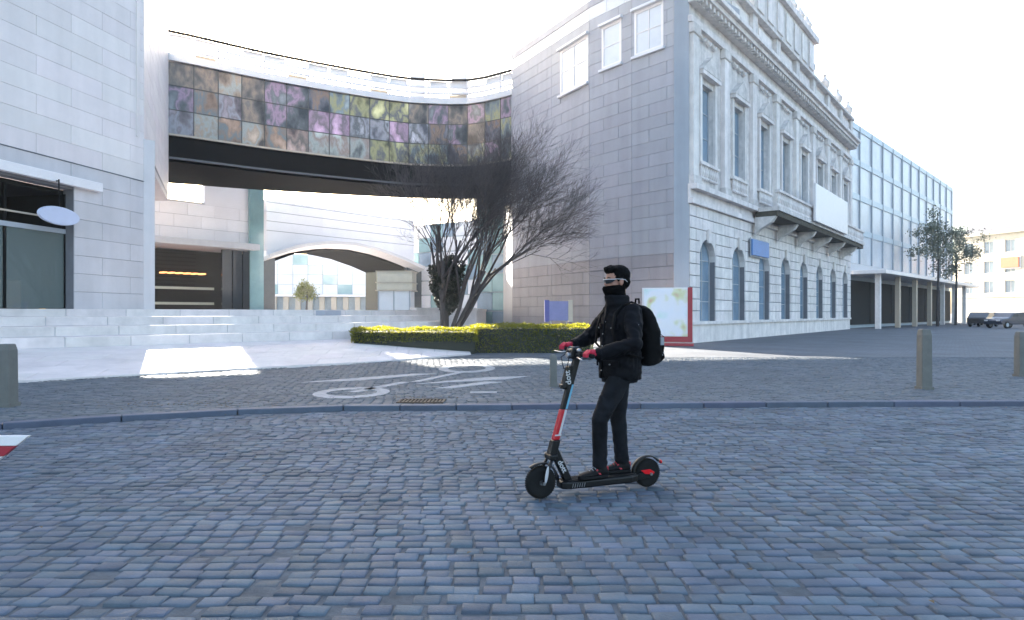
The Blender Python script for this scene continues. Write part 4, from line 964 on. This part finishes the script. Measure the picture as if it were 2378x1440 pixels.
def ring(c, rx, ry, n=24, p=2.3):
    out = []
    for j in range(n):
        t = 2*math.pi*j/n; a, b = math.cos(t), math.sin(t)
        out.append(Vector((c[0]+rx*math.copysign(abs(a)**(2/p), a), c[1]+ry*math.copysign(abs(b)**(2/p), b), c[2])))
    return out
m_skin = mat('skin', (.32, .155, .105), .5, var=.06, vscale=20); m_hair = mat('hair', (.0022, .002, .002), .75, var=.3, vscale=60, bump=.8, bscale=120, spec=.08)
m_jack = mat('black jacket', (.0018, .0021, .0038), .75, var=.3, vscale=12, bump=.35, bscale=150, spec=.14); m_jean = mat('black jeans', (.0075, .0085, .011), .85, var=.6, vscale=7, bump=.3, bscale=200, spec=.14)
m_gait = mat('black neck gaiter', (.0018, .0018, .0022), .95, var=.2, vscale=20, spec=.06)
m_gred = mat('red glove fabric', (.42, .004, .03), .7, var=.15, vscale=30); m_ggry = mat('grey glove palm', (.075, .08, .09), .75, var=.1)
m_shoe = mat('black shoe', (.005, .005, .006), .65, var=.1, spec=.2); m_shred = mat('shoe red', (.4, .015, .03), .6, var=.1)
hipL, kneeL, ankL = Vector((-.165, .085, .92)), Vector((.01, .085, .60)), Vector((-.012, .052, .235))
hipR, kneeR, ankR = Vector((-.275, -.085, .95)), Vector((-.25, -.06, .59)), Vector((-.275, -.04, .235))
shL, elL, wrL = Vector((-.25, .175, 1.47)), Vector((-.155, .345, 1.225)), Vector((.115, .235, 1.145))
shR, elR, wrR = Vector((-.245, -.175, 1.475)), Vector((-.11, -.30, 1.26)), Vector((.105, -.215, 1.195))
hc = Vector((-.195, .0, 1.735))   # head centre
# body: one continuous figure under the clothes
b = MB()
hr = Matrix.Rotation(R(3), 3, 'Y')
b.ell(hc+Vector((-.012, 0, .035)), (.098, .075, .098), hr); b.ell(hc+Vector((.03, 0, -.035)), (.066, .058, .078), hr); b.ell(hc+Vector((.05, 0, -.078)), (.04, .038, .03))
b.ell(hc+Vector((.088, 0, -.012)), (.018, .011, .03)); b.ell(hc+Vector((.102, 0, -.026)), (.013, .014, .011)); b.ell(hc+Vector((.072, 0, .024)), (.016, .045, .012))
b.ell(hc+Vector((.082, 0, -.062)), (.012, .022, .009))
for s in (-1, 1): b.ell(hc+Vector((-.008, s*.078, -.008)), (.02, .009, .033), Matrix.Rotation(R(-12), 3, 'Y')); b.ell(hc+Vector((.055, s*.04, -.022)), (.02, .018, .02))
b.tube([hc+Vector((-.03, 0, -.06)), Vector((-.225, 0, 1.55)), Vector((-.235, 0, 1.44))], [.055, .055, .07], 14)
b.rings([ring((-.24, 0, 1.48), .05, .11), ring((-.24, 0, 1.42), .08, .14), ring((-.24, 0, 1.25), .08, .13), ring((-.24, 0, 1.08), .08, .12), ring((-.24, 0, .95), .085, .13)])
for sh_, el, wr in ((shL, elL, wrL), (shR, elR, wrR)): cap(b, [sh_, el, wr], (.052, .04, .028))
for hp, kn, an in ((hipL, kneeL, ankL), (hipR, kneeR, ankR)): cap(b, [hp, kn, an], (.07, .05, .034))
remesh('body', b, m_skin, .007, rd_, 3)
# eyes and brows
for s in (-1, 1):
    MB().ell(hc+Vector((.082, s*.031, .004)), (.011, .012, .011)).build('eye', m_swht, rd_, local=True, smooth=True)
    MB().tube([hc+Vector((.093, s*.015, .026)), hc+Vector((.093, s*.035, .03)), hc+Vector((.082, s*.05, .025))], .0035, 6).build('eyebrow', m_hair, rd_, local=True)
# hair
h = MB()
h.ell(hc+Vector((-.025, 0, .055)), (.104, .082, .085), hr); h.ell(hc+Vector((.035, 0, .098)), (.062, .066, .03), Matrix.Rotation(R(8), 3, 'Y')); h.ell(hc+Vector((.075, 0, .085)), (.032, .05, .022), Matrix.Rotation(R(-20), 3, 'Y'))
h.ell(hc+Vector((-.06, 0, .0)), (.065, .074, .07))
for s in (-1, 1): h.ell(hc+Vector((-.005, s*.066, .025)), (.042, .014, .034))
for k in range(60):
    a = random.uniform(-1, 1); x = random.uniform(-.06, .1); h.ell(hc+Vector((x, a*.055, .115+.012*random.random()-.35*a*a*.06-max(0, x-.05)*.3-max(0, -x)*.25)), (.014, .008, .016), Matrix.Rotation(random.uniform(-.8, .8), 3, 'X'), 8, 6)
remesh('hair', h, m_hair, .0055, rd_, 2, lambda p, n: .004*noise.noise(p*55)+.002*noise.noise(p*140))
# neck gaiter over nose and mouth
g = MB()
def tring(c, rx, ry, tilt): 
    return [Vector((c[0], c[1], c[2]))+Matrix.Rotation(tilt, 3, 'Y') @ (v-Vector(c)) for v in ring(c, rx, ry, 28, 2.1)]
cx = hc.x
g.rings([tring((cx+.020, 0, hc.z-.03), .096, .078, R(8)), tring((cx+.022, 0, hc.z-.055), .099, .08, R(5)), tring((cx+.016, 0, hc.z-.09), .096, .078, 0), tring((cx+.0, 0, hc.z-.13), .088, .075, 0), tring((cx-.012, 0, hc.z-.17), .086, .078, 0), tring((cx-.022, 0, hc.z-.22), .094, .088, 0)])
remesh('neck_gaiter', g, m_gait, .006, rd_, 3, lambda p, n: .0035*noise.noise(Vector((p.x*9, p.y*9, p.z*48)))+.002*noise.noise(p*40))
# sunglasses
sgp = thing('sunglasses', 'white-framed dark wraparound sunglasses worn by the rider', 'sunglasses', (0, 0, 0)); 
bpy.data.objects.remove(sgp)
def arc(z, k=1.0, n=17, ext=0):
    return [hc+Vector((.028+.078*math.cos(t)*k, .08*math.sin(t)*k, z+(.003 if abs(t) > 1.2 else 0))) for t in np.linspace(-1.35, 1.35, n)]
top = arc(.014, 1.03); bot = [p+Vector((-.004, 0, -.036+.016*abs(t)**3)) for p, t in zip(arc(.014, 1.02), np.linspace(-1.35, 1.35, 17))]
gl = MB().rings([[a, bb] for a, bb in zip(top, bot)], closed=False, cap=False)
sgl = gl.build('sunglasses', mat('lens', (.02, .022, .025), .08, var=0, spec=.8), rd_, local=True, smooth=True)
sf = MB().tube(top, .0038, 8)
for s in (-1, 1):
    e = top[-1] if s > 0 else top[0]; sf.tube([e, hc+Vector((-.005, s*.084, .016)), hc+Vector((-.04, s*.081, .012)), hc+Vector((-.062, s*.078, -.006))], .0032, 6)
sf.build('glasses_frame', m_swht, sgl, local=True, smooth=True)
# jacket
def fold(p, n):
    z = p.z; v = 0
    v += .009*noise.noise(Vector((p.x*7+3, p.y*7, p.z*22)))+.005*noise.noise(Vector((p.x*20, p.y*16, p.z*38+5)))
    if abs(p.y) > .17 or p.x > -.07: v += .006*math.sin((p.x*.8+p.z*.3+abs(p.y)*.4)*150+6*noise.noise(p*7))*(.5+.5*noise.noise(p*5+Vector((9, 0, 0))))
    return v
j = MB()
j.rings([ring((-.232, 0, .925), .162, .195), ring((-.232, 0, .98), .166, .195), ring((-.232, 0, 1.08), .16, .185), ring((-.235, 0, 1.2), .155, .185), ring((-.238, 0, 1.32), .153, .195), ring((-.24, 0, 1.42), .142, .2), ring((-.24, 0, 1.485), .12, .172), ring((-.235, 0, 1.53), .092, .115)])
j.rings([ring((-.225, 0, 1.49), .112, .12), ring((-.208, 0, 1.57), .1, .1), ring((-.2, 0, 1.615), .098, .092), ring((-.198, 0, 1.62), .095, .088)])
for sh_, el, wr in ((shL, elL, wrL), (shR, elR, wrR)):
    d = (wr-el).normalized()
    cap(j, [sh_+Vector((0, -.01 if sh_.y > 0 else .01, 0)), sh_.lerp(el, .5), el, el.lerp(wr, .5), wr-d*.012], (.078, .072, .066, .058, .049))
jk = remesh('jacket', j, m_jack, .0075, rd_, 7, fold)
def fit(o, M_=None): return o
def flap(p, n, w_, h_, name, m, t=.006, tilt=0):
    n = Vector(n).normalized(); u = n.cross(Vector((0, 0, 1))).normalized(); v = u.cross(n); M = Matrix((( *u, 0), (*v, 0), (*n, 0), (0, 0, 0, 1))).transposed(); M.translation = p
    return MB().box((-w_/2, -h_/2, -.004), (w_/2, h_/2, t), M @ Matrix.Rotation(tilt, 4, 'Z')).build(name, m, jk, local=True, bevel=.003)
for s in (-1, 1):
    flap(Vector((-.105, s*.105, 1.36)), (.93, s*.4, .05), .12, .045, 'pocket_flap', m_jack, .01)
    flap(Vector((-.085, s*.11, 1.06)), (.9, s*.5, 0), .14, .05, 'pocket_flap', m_jack, .012)
    flap(Vector((-.093, s*.105, 1.35)), (.93, s*.4, .05), .014, .01, 'snap_button', m_steel, .008); flap(Vector((-.066, s*.12, 1.055)), (.9, s*.5, 0), .014, .01, 'snap_button', m_steel, .008)
MB().tube([(-.055, 0, .94), (-.062, 0, 1.1), (-.072, 0, 1.25), (-.082, 0, 1.38), (-.11, 0, 1.49), (-.118, 0, 1.6)], .009, 6).build('zip_placket', m_jack, jk, local=True, smooth=True)
for k, z in enumerate((1.0, 1.1, 1.2, 1.3, 1.4)): MB().ell((-.05-.045*(z-.95)-.004*(k == 4)*5, .004, z), (.005, .006, .006)).build('snap_button', m_steel, jk, local=True)
MB().tube([elL.lerp(shL, .55)+Vector((.0, .072, .02)), elL.lerp(shL, .55)+Vector((.018, .073, .005))], .006, 6).build('sleeve_tab', m_frame, jk, local=True)
for wr, el in ((wrL, elL), (wrR, elR)):
    d = (wr-el).normalized(); MB().tube([wr-d*.035, wr-d*.003], .053, 20, .05).build('cuff', m_jack, jk, local=True, smooth=True, bevel=.004)
# trousers
def jf(p, n): 
    return .006*noise.noise(Vector((p.x*12, p.y*12, p.z*16)))+.006*math.sin(p.z*85+7*noise.noise(p*8))*max(0, noise.noise(Vector((p.x*4, p.y*4, p.z*4+8))))*(1.5 if p.z < .42 else 1)
t_ = MB()
t_.rings([ring((-.235, 0, 1.05), .125, .155), ring((-.232, 0, .95), .138, .165), ring((-.225, 0, .9), .135, .16)])
for hp, kn, an in ((hipL, kneeL, ankL), (hipR, kneeR, ankR)):
    cap(t_, [hp, hp.lerp(kn, .5), kn, kn.lerp(an, .45), an+Vector((0, 0, .02))], (.094, .083, .067, .064, .058))
    t_.tube([an+Vector((0, 0, .03)), an+Vector((-.002, 0, -.022))], .062, 18)
remesh('trousers', t_, m_jean, .0075, rd_, 5, jf)
# shoes
for nm, an, yaw in (('left', ankL, R(6)), ('right', ankR, R(-8))):
    T = Matrix.Translation((an.x, an.y, .134)) @ Matrix.Rotation(yaw, 4, 'Z')
    s_ = MB()
    sec = [(-.07, .028, .06), (-.05, .036, .085), (0, .038, .095), (.05, .039, .075), (.1, .043, .055), (.15, .043, .045), (.185, .035, .036), (.205, .018, .022)]
    s_.rings([[T @ Vector((x, w_*math.cos(t), .008+max(0, .5+.5*math.sin(t))*h_)) for t in np.linspace(0, 2*math.pi, 15)[:-1]] for x, w_, h_ in sec])
    s_.tube([T @ Vector((-.01, 0, .05)), T @ Vector((-.012, 0, .115))], .04, 14)
    so = remesh('shoe', s_, m_shoe, .006, rd_, 3)
    sole = MB().prism([(x, w_*1.08) for x, w_, h_ in sec]+[(x, -w_*1.08) for x, w_, h_ in reversed(sec)], 0, .022, T).build('sole', m_shoe, so, local=True, bevel=.006)
    MB().box((-.074, -.02, .045), (-.06, .02, .085), T).build('heel_tab', m_shred, so, local=True, bevel=.004)
    MB().tube([T @ Vector((.015, -.034, .105)), T @ Vector((.035, 0, .112)), T @ Vector((.015, .034, .105))], .008, 8).build('tongue', m_shred, so, local=True, smooth=True)
    mb = MB()
    for k in range(5):
        x = .035+k*.021; z = .098-k*.0125; mb.tube([T @ Vector((x, -.026, z-.012)), T @ Vector((x+.004, 0, z+.004)), T @ Vector((x, .026, z-.012))], .003, 5)
    mb.build('lace', m_shred if nm == 'right' else m_frame, so, local=True)
    for sgn in (-1, 1): MB().add([T @ Vector(p) for p in ((.01, sgn*.0385, .03), (.03, sgn*.041, .03), (.06, sgn*.033, .07), (.045, sgn*.033, .075))], [(0, 1, 2, 3)]).build('side_stripe', m_shred, so, local=True)
# gloves: palm, four curled fingers and a thumb closed round each grip
for s, wr in ((1, wrL), (-1, wrR)):
    gc = HB+Vector((-.011, s*.212, .018-s*.212*TL))
    top_, pal_ = MB(), MB()
    back = gc+Vector((-.035, 0, .026))
    top_.tube([wr+Vector((-.03, 0, .002)), wr+Vector((.015, 0, 0)), back], [.034, .033, .034], 14, flat=.7)
    top_.ell(gc+Vector((-.03, 0, .024)), (.042, .046, .022), Matrix.Rotation(R(18), 3, 'Y'))
    for f, (dy, ln, rr_) in enumerate(((-.032, .95, .0105), (-.011, 1.05, .011), (.011, 1.0, .0108), (.031, .85, .0095))):
        y = -s*dy; P0 = gc+Vector((-.005, y*.85, .036)); 
        c = gc+Vector((0, y, 0)); R_ = .027*(.92+.08*ln)
        ang = [R(75), R(30), R(-25), R(-25-55*ln), R(-30-95*ln)]
        pts = [P0]+[c+Vector((R_*math.cos(a), 0, R_*math.sin(a))) for a in ang]
        for k in range(len(pts)-1):
            mbk = top_ if k < 3 else pal_
            cap(mbk, [pts[k], pts[k+1]], (rr_*(1-.05*k), rr_*(1-.05*(k+1))), 10)
    # thumb leaves the inner side of the palm and closes under the grip
    th = [gc+Vector((-.035, -s*.03, .01)), gc+Vector((-.02, -s*.05, -.012)), gc+Vector((.004, -s*.056, -.027)), gc+Vector((.024, -s*.047, -.026))]
    for k in range(3): cap(pal_, [th[k], th[k+1]], (.0145-.0015*k, .013-.0015*k), 10)
    pal_.ell(gc+Vector((-.032, 0, .002)), (.02, .04, .022))
    go_ = remesh('glove', top_, m_gred, .0035, rd_, 3); remesh('glove_palm', pal_, m_ggry, .0035, go_, 3)
    d = (wr-(elL if s > 0 else elR)).normalized(); MB().tube([wr-d*.02, wr+d*.012], [.038, .036], 16).build('wrist_strap', m_gred, go_, local=True, smooth=True)

# backpack
bk = thing('backpack', 'large black backpack with small silver print on the rider\'s back', 'backpack', OR, HA)
m_bag = mat('backpack fabric', (.0022, .0022, .0025), .8, var=.25, vscale=10, bump=.3, bscale=200, spec=.12)
k_ = MB()
k_.rings([ring((-0.465, 0, 1.030), .06, .1, 24, 2.6), ring((-0.480, 0, 1.050), .095, .135, 24, 2.8), ring((-0.485, 0, 1.170), .105, .15, 24, 2.8), ring((-0.480, 0, 1.320), .095, .148, 24, 2.8), ring((-0.460, 0, 1.440), .075, .135, 24, 2.6), ring((-0.440, 0, 1.510), .05, .1, 24, 2.4), ring((-0.430, 0, 1.535), .02, .05)])
k_.rings([ring((-0.560, 0, 1.060), .03, .1, 24, 2.6), ring((-0.580, 0, 1.100), .035, .12, 24, 2.6), ring((-0.575, 0, 1.250), .03, .115, 24, 2.6), ring((-0.545, 0, 1.300), .02, .09)])
bo = remesh('bag_body', k_, m_bag, .007, bk, 5, lambda p, n: .005*noise.noise(p*14)+.003*noise.noise(p*32))
for s in (-1, 1):
    MB().tube([(-.37, s*.085, 1.53), (-.28, s*.1, 1.562), (-.19, s*.105, 1.535), (-.118, s*.115, 1.46), (-.088, s*.128, 1.34), (-.095, s*.165, 1.22), (-.2, s*.197, 1.13), (-.36, s*.14, 1.1)], .02, 8, flat=.45).build('strap', m_bag, bk, local=True, smooth=True)
MB().tube([(-.4, -.03, 1.55), (-.4, -.025, 1.59), (-.4, .025, 1.59), (-.4, .03, 1.55)], .008, 8).build('handle', m_bag, bk, local=True, smooth=True)
m_silver = mat('silver print', (.4, .42, .45), .4, var=.1)
for k in range(3): 
    MB().box((-.565+k*.012, .140-.004*(2-k)-.012, 1.205), (-.560+k*.012, .154-.002*(2-k), 1.27)).build('print_bar', m_silver, bk, local=True)
for k in range(2): MB().tube([(-.585, .118-k*.012, 1.13-k*.02), (-.565, .14-k*.01, 1.145-k*.02)], .003, 5).build('zip_pull', m_silver, bk, local=True)
MB().tube([(-.60, -.1, 1.27), (-.61, 0, 1.305), (-.60, .1, 1.27), (-.58, .125, 1.17)], .004, 6).build('zip', m_dgrey, bk, local=True)

# ------------------------------------------------------------------ fallen leaves near the kerb
mb = MB()
for cx_, cy_, n_, sx_, sy_ in ((-5.0, 10.6, 150, .8, .25), (-1.4, 11.4, 60, .6, .12), (3.5, 10.3, 60, 2.5, .25), (-1, 7, 40, 5, 2)):
    for k in range(n_):
        x, y = random.gauss(cx_, sx_), random.gauss(cy_, sy_); z = (G if y > kerb_y(x) else .024)+.012; a = random.uniform(0, 6.28); q = random.uniform(.012, .028)
        mb.add([(x-q*math.cos(a), y-q*math.sin(a), z), (x+q*.5*math.sin(a), y-q*.5*math.cos(a), z+.006), (x+q*math.cos(a), y+q*math.sin(a), z+.002), (x-q*.5*math.sin(a), y+q*.5*math.cos(a), z+.008)], [(0, 1, 2, 3)])
tag(mb.build('fallen_leaves', mat('dry leaf', (.13, .09, .045), .8, var=.4, vscale=30), kind='stuff'), 'dry brown leaves scattered along the kerb and cobbles', 'leaves')
# ------------------------------------------------------------------ iron drain cover behind the kerb
dc = thing('drain_cover', 'rusty iron drain grate in the setts just behind the kerb', 'drain', (-1.45, 10.95, G))
m_iron = mat('rusty iron', (.06, .045, .035), .7, metal=.3, var=.3, vscale=20, bump=.3)
MB().box((-1.78, 10.74, G-.02), (-1.12, 11.16, G+.008)).build('sump', m_black, dc)
for a, b in (((-1.8, 10.72), (-1.1, 10.76)), ((-1.8, 11.14), (-1.1, 11.18)), ((-1.82, 10.72), (-1.78, 11.18)), ((-1.12, 10.72), (-1.08, 11.18))): MB().box((a[0], a[1], G-.01), (b[0], b[1], G+.018+random.uniform(0, .002))).build('frame_bar', m_iron, dc)
for k in range(11): MB().box((-1.75+k*.058, 10.761, G), (-1.725+k*.058, 11.139, G+.015)).build('grate_bar', m_iron, dc)
# ------------------------------------------------------------------ thin air
hz = MB().box((-140, -20, -1.5), (220, 210, 30)).build('haze', None, kind='stuff')
hm = bpy.data.materials.new('haze'); hm.use_nodes = True; n = hm.node_tree.nodes; n.remove(n['Principled BSDF']); pv = n.new('ShaderNodeVolumePrincipled')
pv.inputs['Density'].default_value = .0006; pv.inputs['Color'].default_value = (.95, .97, 1, 1); pv.inputs['Anisotropy'].default_value = .3
hm.node_tree.links.new(pv.outputs[0], n['Material Output'].inputs['Volume']); hz.data.materials.append(hm)
